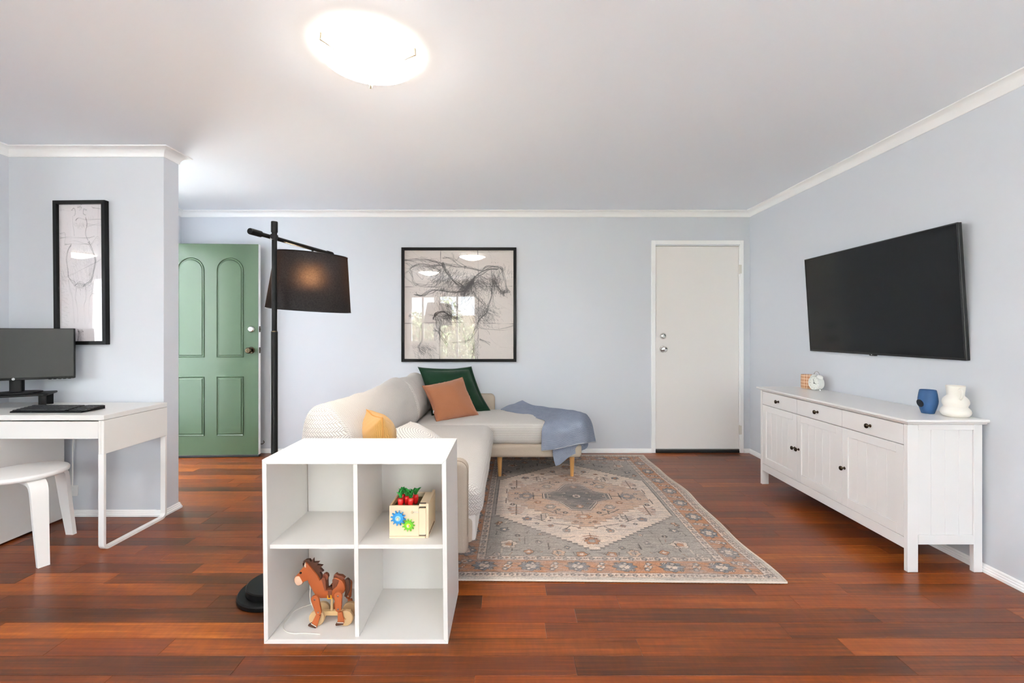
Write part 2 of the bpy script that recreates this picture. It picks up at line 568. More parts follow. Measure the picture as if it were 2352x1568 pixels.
def knob(bm, c, s=1.0, flat=False):
    pr = [(0, 0), (.033 * s, 0), (.033 * s, .004), (.028 * s, .010), (.013 * s, .012), (.012 * s, .030), (.022 * s, .036), (.029 * s, .046), (.029 * s, .056), (.022 * s, .065), (.009 * s, .067), (.008 * s, .064), (0, .064)]
    if flat: pr = [(0, 0), (.031 * s, 0), (.031 * s, .008), (.026 * s, .016), (.023 * s, .022), (.020 * s, .024), (.010 * s, .024), (.009 * s, .027), (0, .027)]
    return lathe(bm, pr, c, 28, MY)
make('door_knob', knob(NB(), (.765, 0, 1.012)), BRASS, parent=d1, world=False)
make('deadlock', knob(NB(), (.770, 0, 1.212), flat=True), CHROME, parent=d1, world=False)
for z in (1.012, 1.212):
    bm = B(DW + .0015, DW + .0035, .007, .031, z - .028, z + .028); box(bm, DW + .002, DW + .010, .013, .025, z - .010, z + .010, .003)
    make('latch_plate', bm, BRASS, parent=d1, world=False, smooth=None)
bm = tube(NB(), [(DW - .05, DT, .11), (DW - .05, DT + .018, .11), (DW + .012, DT + .02, .11), (DW + .026, DT + .02, .125), (DW + .018, DT + .02, .142)], .0035, 8)
make('hook', bm, BRASS, parent=d1, world=False)

# white door in the back wall
d2 = make('door_2', B(D2[0] + .006, D2[1] - .010, BACK + .010, BACK + .046, .032, D2[2] - .008, .002, 1), CREAMD, kind='structure', smooth=None)
fr = NB()
for q in ((D2[0] - .038, D2[0] + .002, 0, D2[2] + .046), (D2[1] - .004, D2[1] + .030, 0, D2[2] + .046)):
    box(fr, q[0], q[1], BACK - .012, BACK + .0, q[2], q[3], .002, 1)
box(fr, D2[0] + .002, D2[1] - .004, BACK - .012, BACK, D2[2] + .006, D2[2] + .046, .002, 1)
make('door_frame', fr, TRIM, parent=d2, smooth=None)
jb = NB()
box(jb, D2[0], D2[0] + .003, BACK, BACK + .1, 0, D2[2]); box(jb, D2[1] - .008, D2[1], BACK, BACK + .1, 0, D2[2]); box(jb, D2[0], D2[1], BACK, BACK + .1, D2[2] - .004, D2[2])
box(jb, D2[0], D2[1], BACK + .047, BACK + .1, 0, D2[2])
make('door_lining', jb, TRIM, parent=d2, smooth=None)
make('threshold_seal', B(D2[0] + .004, D2[1] - .010, BACK - .012, BACK + .046, .0, .026, .006, 2), RUBBER, parent=d2, smooth=None, label='black draught seal')
make('seal_rail', B(D2[0] + .006, D2[1] - .010, BACK - .004, BACK + .010, .026, .036, .001, 1), pbr('grey_metal', S(120, 120, 118), .4, metal=.6), parent=d2, smooth=None)
make('door_knob', knob(NB(), (1.495, BACK + .010, 1.016)), CHROME, parent=d2)
make('deadlock', knob(NB(), (1.495, BACK + .010, 1.146), flat=True), CHROME, parent=d2)
for z in (.225, 1.80):
    bm = NB(); tube(bm, [(D2[1] - .008, BACK - .004, z - .045), (D2[1] - .008, BACK - .004, z + .045)], .0065, 10); box(bm, D2[1] - .012, D2[1] + .008, BACK - .016, BACK - .010, z - .042, z + .042)
    make('hinge', bm, pbr('painted_hinge', S(222, 218, 208), .4), parent=d2)

# outside, only seen mirrored: paving, a fence and a hedge
ext = make('ground_outside', B(FARL - 1, RIGHT + 2, REAR - 5.2, REAR - .12, -.25, -.15), pbr('paving', S(206, 207, 206), .8), kind='structure', smooth=None)
make('wall_garden', B(FARL - 1, RIGHT + 2, REAR - 5.3, REAR - 5.2, -.25, 1.75), pbr('garden_wall', S(160, 140, 118), .8), kind='structure', smooth=None)
make('porch_floor', B(-12.0, LEFT - .11, 2.6, 9.0, -.25, -.05), pbr('porch_concrete', S(206, 205, 202), .8), kind='structure', smooth=None)
random.seed(5)
hb = NB()
for i in range(7000):
    p = Vector((random.uniform(FARL - .8, RIGHT + 1.5), random.uniform(REAR - 5.0, REAR - 4.1), 0))
    p.z = random.uniform(-.15, 1.75 + .45 * math.sin(p.x * 2.1) + .3 * math.sin(p.x * 5.3))
    a, b_ = Vector((random.uniform(-1, 1), random.uniform(-1, 1), random.uniform(-.6, 1))).normalized() * .075, Vector((random.uniform(-1, 1), random.uniform(-1, 1), random.uniform(-1, 1))).normalized() * .045
    hb.faces.new([hb.verts.new(p - a), hb.verts.new(p + b_), hb.verts.new(p + a), hb.verts.new(p - b_)])
hg = make('garden_hedge', hb, pbr('hedge_leaf', S(108, 120, 84), .5, vary=.35), kind='stuff', smooth=None)
tag(hg, 'green leafy hedge outside behind the photographer, mirrored in the picture glass', 'hedge')

# ================================================================ lamps of the room
DIFF = emit('lit_opal_glass', (1.0, 0.95, 0.89), 29.0)
DIFI = emit('lit_opal_glass_inside', (1.0, 0.88, 0.74), 4.0)
def ceiling_light(loc, label, group):
    t = thing('ceiling_light', label, 'ceiling light', (loc[0], loc[1], CEIL), group=group)
    bm = NB()
    r = .195
    rr, zz = [], []
    for i in range(13):
        a = i / 12
        rr.append(r * a); zz.append(-.092 + .0575 * a ** 1.8)
    lathe(bm, list(zip(rr, zz)) + [(r + .003, -.0345)], (0, 0, 0), 56)
    df = make('diffuser', bm, DIFF, parent=t, world=False)
    make('inner_face', lathe(NB(), [(r + .003, -.0345), (r, -.032)] + [(x, z + .005) for x, z in list(zip(rr, zz))[::-1]], (0, 0, 0), 56), DIFI, parent=df, world=False)
    make('ceiling_plate', lathe(NB(), [(0, 0), (.085, 0), (.085, -.018), (.08, -.022), (0, -.022)], (0, 0, -.0), 32), WHITE_S, parent=t, world=False)
    for k in range(3):
        a = R(106 + 120 * k)
        d = Vector((math.cos(a), math.sin(a), 0)); s_ = Vector((-d.y, d.x, 0))
        bm = NB()
        tube(bm, [d * .082 + Vector((0, 0, -.01)), d * (r - .015) + Vector((0, 0, -.016)), d * (r + .012) + Vector((0, 0, -.022)), d * (r + .013) + Vector((0, 0, -.042)), d * (r - .016) + Vector((0, 0, -.048)), d * (r - .045) + Vector((0, 0, -.060))], [.005, .006, .007, .007, .006, .002], 8)
        make('clip', bm, pbr('clip_metal', S(205, 192, 172), .35, metal=.4), parent=t, world=False)
    return t
ceiling_light((-.598, 1.925), 'round lit glass dish ceiling light with three metal clips above the white cube shelf', None)
ceiling_light((-1.595, .08), 'lit glass dish ceiling light behind the photographer, mirrored in the large picture', None)
ceiling_light((-6.45, -.95), 'lit glass dish ceiling light of the adjoining room, mirrored in the narrow picture', None)

# ================================================================ desk corner
dk = thing('desk', 'white desk with one drawer and a bent steel leg frame against the partition wall', 'desk', (-2.72, 2.69, 0))
X0, X1, Y0, Y1, ZT = -3.225, -2.205, 2.462, 2.918, .735
make('desktop', B(X0, X1, Y0, Y1, ZT - .028, ZT, .002, 1), WHITE, parent=dk, smooth=None)
make('side_panel', B(X1 - .016, X1, Y0 + .001, Y1, ZT - .211, ZT - .0295, .0015, 1), WHITE, parent=dk, smooth=None)
make('drawer_front', B(X0 + .425, X1 - .032, Y0 + .004, Y0 + .020, ZT - .129, ZT - .035, .0015, 1), WHITE, parent=dk, smooth=None)
bm = B(X0 + .43, X1 - .04, Y0 + .022, Y1 - .04, ZT - .122, ZT - .118); box(bm, X0 + .43, X1 - .04, Y1 - .05, Y1 - .035, ZT - .118, ZT - .040); box(bm, X0 + .43, X0 + .44, Y0 + .03, Y1 - .04, ZT - .118, ZT - .04); box(bm, X1 - .05, X1 - .04, Y0 + .03, Y1 - .04, ZT - .118, ZT - .04)
make('drawer_box', bm, WHITE, parent=dk, smooth=None)
make('corner_post', B(X1 - .030, X1 - .0165, Y0 + .001, Y0 + .016, ZT - .211, ZT - .0295, .001, 1), WHITE, parent=dk, smooth=None)
make('back_rail', B(X0 + .41, X1 - .017, Y1 - .016, Y1, ZT - .211, ZT - .03), WHITE, parent=dk, smooth=None)
ya, yb, zt, r, t = Y0 + .001, Y1 - .004, ZT - .2115, .035, .014
def uline(o, rr): return [(ya + o, zt)] + [(ya + o + rr - rr * math.cos(R(a)), o + rr - rr * math.sin(R(a))) for a in range(0, 91, 15)] + [(yb - o - rr + rr * math.sin(R(a)), o + rr - rr * math.cos(R(a))) for a in range(0, 91, 15)] + [(yb - o, zt)]
OUT, INN = uline(0, r), uline(t, r - t)
bm = NB()
L_ = [[bm.verts.new((x, p[0], p[1])) for p in q] for q in (OUT, INN) for x in (X1 - .030, X1)]
a, b_, c, d = L_
for i in range(len(a) - 1):
    for p, q in ((a, b_), (d, c), (c, a), (b_, d)): bm.faces.new((p[i], q[i], q[i + 1], p[i + 1]))
for i in (0, -1): bm.faces.new((a[i], b_[i], d[i], c[i]))
bmesh.ops.recalc_face_normals(bm, faces=bm.faces)
make('leg_frame', bm, WHITE_S, parent=dk, smooth=40)
cb = make('cabinet', B(X0, X0 + .40, Y0 + .022, Y1 - .04, .012, ZT - .030, .0015, 1), WHITE, parent=dk, smooth=None)
for i, (a, b_) in enumerate(((.02, .40), (.404, .545), (.549, .70))):
    make('drawer', B(X0 + .003, X0 + .397, Y0 + .002, Y0 + .021, a, b_, .0015, 1), WHITE, parent=cb, smooth=None)
bm = tube(NB(), smoothpath([(-2.80, 2.905, .60), (-2.795, 2.90, .56), (-2.792, 2.90, .50), (-2.80, 2.905, .44), (-2.805, 2.91, .30), (-2.81, 2.914, .20)], 6), .0035, 8)
tag(make('power_cord', bm, WHITE_S, origin=(-2.80, 2.905, .20)), 'white power cord hanging behind the desk cabinet', 'cord')
wo = make('wall_outlet', prism(NB(), rrect(-2.905, -2.79, .13, .20, .006), 'xz', NIB0 - .009, NIB0 - .0005, .002), WHITE_S, origin=(-2.80, NIB0, .165))
tag(wo, 'white wall power outlet low on the partition wall behind the stool', 'power outlet')
for x in (-2.875, -2.82): make('switch', B(x - .008, x + .008, NIB0 - .012, NIB0 - .009, .172, .19, .002), WHITE_S, parent=wo, smooth=None)

# stool: three bent plywood legs
st = thing('stool', 'white round stool with bent plywood legs pulled up to the desk', 'stool', (-2.596, 2.42, 0))
make('seat', lathe(NB(), [(0, .424), (.172, .424), (.179, .428), (.181, .436), (.181, .443), (.177, .449), (.17, .450), (0, .450)], (0, 0, 0), 64), WHITE_S, parent=st, world=False, smooth=50)
for k in range(3):
    a = R(-27 + 114 * k)
    pth = [(.03, .413), (.115, .413), (.148, .4125), (.171, .407), (.188, .394), (.198, .374), (.204, .34), (.222, .20), (.240, .08), (.252, .0)]
    wid = [.070, .070, .070, .070, .069, .068, .066, .058, .050, .045]
    bm = NB(); th = .0225; rings = []
    P2 = [Vector((p[0], p[1])) for p in pth]
    for i, p in enumerate(P2):
        tg = (P2[min(i + 1, len(P2) - 1)] - P2[max(i - 1, 0)]).normalized(); n2 = Vector((-tg.y, tg.x))
        hw = wid[i] / 2; q = []
        for s_, w in ((.5, -hw), (.5, hw), (-.5, hw), (-.5, -hw)):
            c2 = p + n2 * th * s_
            z = 0.0 if i == len(P2) - 1 else c2.y
            q.append(bm.verts.new((math.cos(a) * c2.x - math.sin(a) * w, math.sin(a) * c2.x + math.cos(a) * w, z)))
        rings.append(q)
    for p, q in zip(rings, rings[1:]):
        for j in range(4): bm.faces.new((p[j], p[(j + 1) % 4], q[(j + 1) % 4], q[j]))
    bm.faces.new(rings[0]); bm.faces.new(rings[-1])
    bmesh.ops.recalc_face_normals(bm, faces=bm.faces)
    make('leg', bm, WHITE_S, parent=st, world=False, smooth=40)

# monitor riser, monitor, keyboard
rs = thing('monitor_riser', 'black metal riser shelf under the monitor on the desk', 'monitor stand', (-3.0, 2.72, ZT), rz=R(30))
make('shelf', prism(NB(), rrect(-.19, .19, -.095, .095, .018), 'xy', .068, .080, .003), BLACKP, parent=rs, world=False)
for sx in (-1, 1):
    for sy in (-1, 1):
        bm = B(sx * .160 - .017, sx * .160 + .017, sy * .060 - .006, sy * .060 + .006, 0, .068, .003)
        make('leg', bm, BLACKP, parent=rs, world=False)
mo = thing('monitor', 'wide black computer monitor with a thin bezel on the riser shelf', 'monitor', (-2.990, 2.752, ZT + .080), rz=R(30))
SCRN = pbr('monitor_screen', S(26, 27, 27), .4, spec=.35, nscale=30, nstr=.01)
MZ0, MZ1 = .082, .393
make('housing', prism(NB(), rrect(-.27, .27, MZ0, MZ1, .004), 'xz', -.047, -.022, .002, 1), BLACKP, parent=mo, world=False, smooth=30)
make('screen', B(-.2665, .2665, -.0480, -.0465, MZ0 + .0155, MZ1 - .004), SCRN, parent=mo, world=False, smooth=None)
chn = make('chin', B(-.2665, .2665, -.0485, -.0465, MZ0 + .001, MZ0 + .0145, .0005, 1), BLACKP, parent=mo, world=False, smooth=None)
lg = make('logo_disc', lathe(NB(), [(0, 0), (.0068, 0), (.0068, .0006), (0, .0006)], (0, -.0485, MZ0 + .0075), 24, MY), pbr('logo_white', S(225, 226, 226), .4), parent=mo, world=False, label='round white maker badge on the lower bezel')
def text(body, size, mtl, parent, loc, rot, shear=0.0, ext=.0002):
    cu = bpy.data.curves.new('lettering', 'FONT'); cu.body = body; cu.size = size; cu.align_x = 'CENTER'; cu.align_y = 'CENTER'; cu.shear = shear; cu.extrude = ext
    o = bpy.data.objects.new('lettering', cu); C.objects.link(o); cu.materials.append(mtl)
    me = bpy.data.meshes.new_from_object(o); bpy.data.objects.remove(o)
    o = bpy.data.objects.new('lettering', me); C.objects.link(o)
    o.parent = parent; o.location = loc; o.rotation_euler = rot
    return o
text('hp', .0115, BLACKP, lg, (0, -.0494, MZ0 + .0080), (R(90), 0, 0), .25)
for i in range(5): make('menu_button', B(.150 + i * .022, .163 + i * .022, -.040, -.030, MZ0 - .003, MZ0 + .001, .001, 1), BLACKP, parent=mo, world=False, smooth=None)
make('neck', prism(NB(), rrect(-.031, .031, -.016, .022, .012), 'xy', .008, .20, .001, 1), BLACKP, parent=mo, world=False, smooth=30)
make('base', lathe(NB(), [(0, 0), (.112, 0), (.115, .003), (.113, .008), (.09, .010), (0, .010)], (0, 0, 0), 48, Matrix.Diagonal((1, .80, 1))), BLACKP, parent=mo, world=False)
kb = thing('keyboard', 'black computer keyboard on the front edge of the desk', 'keyboard', (-2.59, 2.605, ZT))
bm = prism(NB(), [(-.075, .001), (.075, .001), (.075, .020), (.066, .021), (-.072, .009), (-.075, .007)], 'yz', -.20, .20, .002, 1)
make('case', bm, BLACKP, parent=kb, world=False, smooth=30)
kk = NB()
rows = [(-.060, [.03, .03, .03, .17, .03, .03, .03, .045]), (-.040, [.046] + [.0195] * 10 + [.06]), (-.020, [.037] + [.0195] * 11 + [.045]), (0.0, [.03] + [.0195] * 12 + [.032]), (.020, [.0195] * 13 + [.04]), (.043, [.0195] * 14)]
for ry, ks in rows:
    x = -.193; zb = .010 + (ry + .072) * .087
    sc = .295 / sum(ks)
    for w in ks + [0.02] + [.0228] * 4:
        w2 = w * (sc if w not in (.0228, .02) or w in ks else 1)
        if w != .02: box(kk, x + .001, x + w2 - .001, ry - .0085, ry + .0085, zb, zb + .0055, .0012, 1)
        x += w2
kk_o = make('keys', kk, pbr('key_plastic', S(38, 39, 42), .5), parent=kb, world=False, smooth=None, kind='stuff')
for sx in (-.17, .17): make('foot', B(sx - .012, sx + .012, .052, .070, 0, .004), BLACKP, parent=kb, world=False, smooth=None)

# ================================================================ cube shelf, floor lamp, toys
SX0, SX1, SY0, SY1, SH, PT = -.940, -.240, 1.730, 2.080, .700, .0165
sh = thing('cube_shelf', 'white four-cube shelf unit standing at the end of the sofa', 'shelf', ((SX0 + SX1) / 2, (SY0 + SY1) / 2, 0))
RACK = .011
def rack(bm):        # the unit leans a little to the left
    for v in bm.verts: v.co.x -= RACK * v.co.z
    return bm
g = .0003
def panel(name, pts): return make(name, rack(prism(NB(), pts, 'xz', SY0, SY1, .0006, 1)), SHELFW, parent=sh, smooth=None)
panel('top_panel', [(SX0 + g, SH), (SX1 - g, SH), (SX1 - PT - g, SH - PT), (SX0 + PT + g, SH - PT)])
panel('bottom_panel', [(SX0 + g, 0), (SX1 - g, 0), (SX1 - PT - g, PT), (SX0 + PT + g, PT)])
panel('side_panel', [(SX0, g), (SX0, SH - g), (SX0 + PT, SH - PT - g), (SX0 + PT, PT + g)])
panel('side_panel', [(SX1, g), (SX1, SH - g), (SX1 - PT, SH - PT - g), (SX1 - PT, PT + g)])
DX0, DX1, MZ = -.599, -.583, .369
def inner(name, x0, x1, y0, y1, z0, z1): return make(name, rack(box(NB(), x0, x1, y0, y1, z0, z1, .0005, 1)), SHELFW, parent=sh, smooth=None)
inner('divider', DX0, DX1, SY0 + .016, SY1 - .006, PT, SH - PT)
inner('shelf_board', SX0 + PT, DX0, SY0 + .018, SY1 - .006, MZ - .016, MZ)
inner('shelf_board', DX1, SX1 - PT, SY0 + .018, SY1 - .006, MZ - .016, MZ)
inner('back_panel', SX0 + PT + .003, SX1 - PT, SY1 - .006, SY1 - .002, PT, SH - PT)

# toy box with radishes, upper right cube
BIRCH = pbr('birch_plywood', S(226, 204, 172), .5, nscale=40, nstr=.03, vary=.06)
BIRCH_E = pbr('birch_edge', S(206, 172, 130), .55, vary=.08)
tb = thing('toy_box', 'birch plywood toy box with a blue and a green cogwheel in the upper right cube', 'toy', (-.405, 1.88, MZ))
tb.rotation_euler = (0, 0, 0)
bx0, bx1, by0, by1, bz = -.483, -.327, 1.804, 1.962, MZ
make('base_board', B(bx0, bx1 - .013, by0 - .002, by1, bz, bz + .007, .0008, 1), BIRCH, parent=tb, smooth=None)
make('front_panel', B(bx0, -.366, by0, by0 + .008, bz + .0075, bz + .128, .0008, 1), BIRCH, parent=tb, smooth=None)
make('side_panel', B(bx0, bx0 + .007, by0 + .0085, by1, bz + .0075, bz + .128, .0008, 1), BIRCH_E, parent=tb, smooth=None)
make('back_panel', B(bx0 + .0075, -.345, by1 - .008, by1, bz + .0075, bz + .128, .0008, 1), BIRCH, parent=tb, smooth=None)
make('drawer_face', prism(NB(), rrect(-.3655, -.338, bz + .013, bz + .118, .004), 'xz', by0 - .002, by0 + .006, .0008, 1), BIRCH, parent=tb, smooth=30)
make('gap_shade_board', B(-.364, -.339, by0 + .007, by0 + .012, bz + .0075, bz + .136), pbr('dark_gap', S(60, 48, 38), .8), parent=tb, smooth=None)  # dark board, the shade of the gap put into its colour
make('shaft_lid', B(-.3655, -.338, by0 + .001, by1 - .02, bz + .124, bz + .134, .001, 1), BIRCH, parent=tb, smooth=None)
make('side_board', B(-.3375, bx1, by0 - .002, by1, bz + .0005, bz + .138, .001, 1), BIRCH, parent=tb, smooth=None)
make('slot_shade', B(bx1 - .0005, bx1 + .0006, by0 + .01, by1 - .03, bz + .010, bz + .016), pbr('slot_shadow', S(84, 62, 44), .9), parent=tb, smooth=None)  # strip on the surface, coloured as the shade inside a slot
make('hinge_screw', lathe(NB(), [(0, 0), (.0025, 0), (.0025, .0015), (0, .0015)], (-.332, by0 - .002, bz + .006), 10, MY), CHROME, parent=tb)
make('soil_board', B(bx0 + .0075, -.3665, by0 + .009, by1 - .0085, bz + .105, bz + .110), pbr('olive_board', S(96, 84, 48), .7), parent=tb, smooth=None)
make('inner_wall', B(-.3665, -.3660, by0 + .009, by1 - .0085, bz + .0075, bz + .128), BIRCH_E, parent=tb, smooth=None)
def gear(name, cx, cz, ro, ri, n, col, hubc, a0, lab):
    pts = []
    for i in range(n):
        for f, r in ((.0, ri), (.28, ri), (.42, ro), (.58, ro), (.72, ri)):
            a = a0 + 2 * PI * (i + f) / n; pts.append((cx + r * math.cos(a), cz + r * math.sin(a)))
    o = make(name, prism(NB(), pts, 'xz', by0 - .0095, by0 - .0008, .0007, 1), col, parent=tb, smooth=30, label=lab)
    make('hub', lathe(NB(), [(0, 0), (ri * .52, 0), (ri * .52, .0012), (0, .0012)], (cx, by0 - .0095, cz), 28, MY), hubc, parent=o)
    make('peg', lathe(NB(), [(0, 0), (.0055, 0), (.0055, .005), (.004, .0072), (0, .008)], (cx, by0 - .0105, cz), 18, MY), BIRCH, parent=o)
GB = pbr('blue_gear_paint', S(44, 138, 200), .4); GG = pbr('green_gear_paint', S(108, 190, 44), .4)
gear('cogwheel', -.4465, bz + .081, .030, .0215, 12, GB, pbr('light_blue_paint', S(150, 205, 230), .4), .1, 'blue wooden cogwheel')
gear('cogwheel', -.4055, bz + .053, .0252, .0172, 11, GG, pbr('yellow_paint', S(216, 222, 50), .4), .25, 'green wooden cogwheel')
make('latch_peg', lathe(NB(), [(0, 0), (.0042, 0), (.0042, .006), (.003, .008), (0, .008)], (-.3915, by0, bz + .103), 16, MY), BIRCH, parent=tb)
bm = NB()
tube(bm, smoothpath([(-.3945, by0 - .003, bz + .105), (-.385, by0 - .003, bz + .1065), (-.366, by0 - .003, bz + .104)], 5), .0009, 6)
tube(bm, smoothpath([(-.3945, by0 - .003, bz + .101), (-.385, by0 - .003, bz + .1015), (-.366, by0 - .003, bz + .1035)], 5), .0009, 6)
make('latch_string', bm, pbr('string', S(230, 224, 212), .8), parent=tb)
RED = pbr('red_lacquer', S(196, 24, 24), .18, coat=.5); LEAF = pbr('green_felt', S(30, 128, 46), .85, vary=.12)
rad_me = lathe(NB(), [(0, 0), (.006, .001), (.0095, .008), (.0112, .020), (.0118, .030), (.0108, .036), (.007, .040), (0, .0405)], (0, 0, 0), 24)
leaf_bm = []
random.seed(3)
def felt_leaf(a, tilt, ln, w):
    bm = NB()
    P = []
    for i in range(7):
        t = i / 6; hw = w * math.sin(PI * (0.12 + 0.88 * t) ** 1.0) ** .8 * (1 if i < 6 else 0)
        r = ln * math.sin(tilt) * t + .002; z = .039 + ln * math.cos(tilt) * t + .004 * math.sin(PI * t)
        row = []
        for s_ in (-1, -.5, 0, .5, 1):
            dr = -.004 * s_ * s_
            row.append(Vector((math.cos(a) * (r + dr) - math.sin(a) * s_ * hw, math.sin(a) * (r + dr) + math.cos(a) * s_ * hw, z)))
        P.append(row)
    grid(bm, P)
    bmesh.ops.remove_doubles(bm, verts=bm.verts, dist=1e-6)
    r_ = bmesh.ops.extrude_face_region(bm, geom=list(bm.faces))
    nv = [v for v in r_['geom'] if isinstance(v, bmesh.types.BMVert)]
    bmesh.ops.translate(bm, verts=nv, vec=(-math.cos(a) * .0012, -math.sin(a) * .0012, .0005))
    bmesh.ops.recalc_face_normals(bm, faces=bm.faces)
    return bm
spots = [(-.444, 1.828, 'front left', 1), (-.404, 1.828, 'front right', 2), (-.424, 1.852, 'middle', 3), (-.446, 1.872, 'back left', 4), (-.392, 1.868, 'back right', 5)]
rb = None
for (x, y, where, sd) in spots:
    t = thing('radish', 'red wooden toy radish with green felt leaves at the %s of the toy box' % where, 'toy radish', (x, y, bz + .1105), rz=sd * 1.3, group='wooden radishes in the toy box')
    if rb is None:
        body = make('root', rad_me, RED, parent=t, world=False, smooth=180); rb = body
    else:
        body = rb.copy(); C.objects.link(body); body.parent = t
    for k in range(4):
        make('leaf', felt_leaf(2 * PI * k / 4 + sd, random.uniform(.25, .75), random.uniform(.027, .036), random.uniform(.007, .010)), LEAF, parent=t, world=False, smooth=60)

# wooden pull-along horse, lower left cube
HB = pbr('brown_toy_paint', S(164, 82, 36), .5, vary=.05); HD = pbr('dark_brown_toy_paint', S(76, 42, 26), .5); HS = pbr('saddle_brown', S(112, 56, 32), .5)
HP = pbr('pale_muzzle', S(226, 188, 160), .5); WOOD = pbr('pale_wheel_wood', S(198, 164, 120), .55, nscale=60, nstr=.05, vary=.12)
hz = PT
hs = thing('toy_horse', 'brown wooden pull-along toy horse on wheels with a saddle in the lower left cube', 'toy', (-.775, 1.84, hz))
k1 = .0002352
def hp(cx, cy, Z=1.832):      # outline measured on the plane at depth Z
    fl_ = (762 + (1.186 - hz) * 1045 / Z - 1260) * 7.465
    return ((660 + cx / 7.465 - 1174) * Z / 1045, (fl_ - cy) / 7.465 * Z / 1045 + hz)
def poly(pts, y0, y1, Z=1.832, bev=.0015): return prism(NB(), [hp(a, b_, Z) for a, b_ in pts], 'xz', y0, y1, bev, 2)
BODY = [(113, 520), (128, 485), (158, 462), (195, 415), (215, 378), (262, 330), (300, 312), (296, 262), (312, 232), (345, 258), (385, 305), (440, 380), (500, 450), (552, 545), (582, 520), (640, 560), (668, 703), (772, 703), (785, 600), (815, 505), (870, 515), (930, 552), (968, 612), (984, 695), (960, 760), (905, 800), (810, 826), (780, 845), (565, 850), (475, 795), (440, 735), (402, 662), (362, 592), (350, 542), (272, 572), (250, 608), (200, 634), (152, 625), (122, 575)]
make('body', poly(BODY, 1.832, 1.858, bev=.002), HB, parent=hs, smooth=30)
make('muzzle', poly([(122, 515), (140, 480), (165, 468), (205, 470), (235, 520), (262, 575), (246, 603), (198, 625), (156, 617), (130, 572)], 1.8305, 1.8595, bev=.001), HP, parent=hs, smooth=30, label='pale muzzle')
ex, ez = hp(228, 412)
make('eye', lathe(NB(), [(0, 0), (.005, 0), (.0045, .0012), (0, .0018)], (ex, 1.832, ez), 18, MY), pbr('eye_black', S(22, 18, 16), .3), parent=hs)
make('ear', poly([(300, 312), (298, 265), (312, 240), (325, 262), (322, 318)], 1.829, 1.8335, bev=.0008), HP, parent=hs, smooth=30)
make('mane', poly([(560, 548), (500, 452), (420, 352), (345, 262), (300, 240), (262, 268), (252, 320), (248, 262), (285, 236), (248, 240), (300, 205), (362, 198), (392, 236), (432, 180), (436, 250), (532, 244), (494, 292), (590, 306), (543, 347), (602, 408), (545, 412), (580, 490)], 1.838, 1.852, bev=.001), HD, parent=hs, smooth=30)
make('saddle', poly([(583, 520), (602, 488), (640, 490), (660, 560), (668, 700), (772, 700), (772, 530), (795, 495), (815, 510), (885, 540), (872, 590), (850, 640), (795, 690), (770, 712), (690, 722), (640, 715), (612, 610)], 1.8302, 1.8600, bev=.001), HS, parent=hs, smooth=30)
for nm, P_ in (('saddle_horn', [(585, 510), (600, 455), (640, 437), (680, 460), (690, 500), (668, 560), (640, 505), (605, 492)]), ('saddle_back', [(775, 525), (790, 465), (822, 442), (850, 468), (925, 478), (975, 520), (930, 555), (880, 530), (815, 508), (795, 495)])):
    make(nm, poly(P_, 1.838, 1.853, bev=.001), HS, parent=hs, smooth=30)
make('girth', poly([(697, 715), (765, 712), (762, 846), (700, 848)], 1.8308, 1.8594, bev=.0006), HS, parent=hs, smooth=30)
make('buckle', poly([(686, 792), (702, 790), (706, 838), (746, 836), (742, 788), (758, 786), (766, 852), (690, 856)], 1.8285, 1.8308, bev=.0006), pbr('yellow_buckle', S(226, 158, 32), .4), parent=hs, smooth=30)
make('tail', poly([(972, 552), (1010, 530), (1045, 552), (1060, 640), (1052, 730), (1030, 790), (1000, 850), (962, 830), (985, 740), (1002, 660), (990, 590)], 1.838, 1.852, bev=.0015), HD, parent=hs, smooth=30)
RIV = pbr('rivet', S(205, 205, 205), .2, metal=1.0)
def capsule(ax, az, bx_, bz_, ra, rb_, n=10):
    d = Vector((bx_ - ax, bz_ - az)); a = math.atan2(d.y, d.x); out = []
    for i in range(n + 1): t = a + PI / 2 + PI * i / n; out.append((ax + ra * math.cos(t), az + ra * math.sin(t)))
    for i in range(n + 1): t = a - PI / 2 + PI * i / n; out.append((bx_ + rb_ * math.cos(t), bz_ + rb_ * math.sin(t)))
    return out
def leg(hx, hy, kx, ky, low, hoof, y0, y1, Z, dx=0.0):
    a, b_ = hp(hx, hy, Z), hp(kx, ky, Z)
    sh_ = lambda P_: [(p[0] + dx, p[1]) for p in P_]
    o = make('leg', prism(NB(), sh_(capsule(*a, *b_, .0155, .0120)), 'xz', y0, y1, .0012, 2), HB, parent=hs, smooth=30)
    make('shin', prism(NB(), sh_([hp(*q, Z) for q in low]), 'xz', y0 + .001, y1 - .001, .001, 2), HB, parent=o, smooth=30)
    make('hoof', prism(NB(), sh_([hp(*q, Z) for q in hoof]), 'xz', y0 - .0005, y1 + .0005, .0008, 2), HD, parent=o, smooth=30)
    for q in (a, b_): make('rivet', lathe(NB(), [(0, 0), (.0038, 0), (.0034, .0014), (0, .0022)], (q[0] + dx, y0, q[1]), 14, MY), RIV, parent=o)
    q0, q1 = hp(*hoof[1], Z), hp(*hoof[2], Z)
    make('hoof_band', prism(NB(), sh_([q0, q1, (q1[0], q1[1] - .0025), (q0[0], q0[1] - .0025)]), 'xz', y0 - .0015, y0 - .0003), pbr('hoof_white', S(232, 228, 222), .4), parent=o, smooth=None)
FL = ([(500, 1112), (578, 1128), (560, 1190), (540, 1245), (512, 1340), (420, 1262), (450, 1215)], [(366, 1290), (424, 1256), (512, 1308), (496, 1345), (372, 1305)])
RL = ([(872, 1072), (944, 1068), (962, 1160), (986, 1200), (975, 1262), (868, 1240), (872, 1190)], [(835, 1275), (866, 1236), (974, 1240), (965, 1282), (842, 1300)])
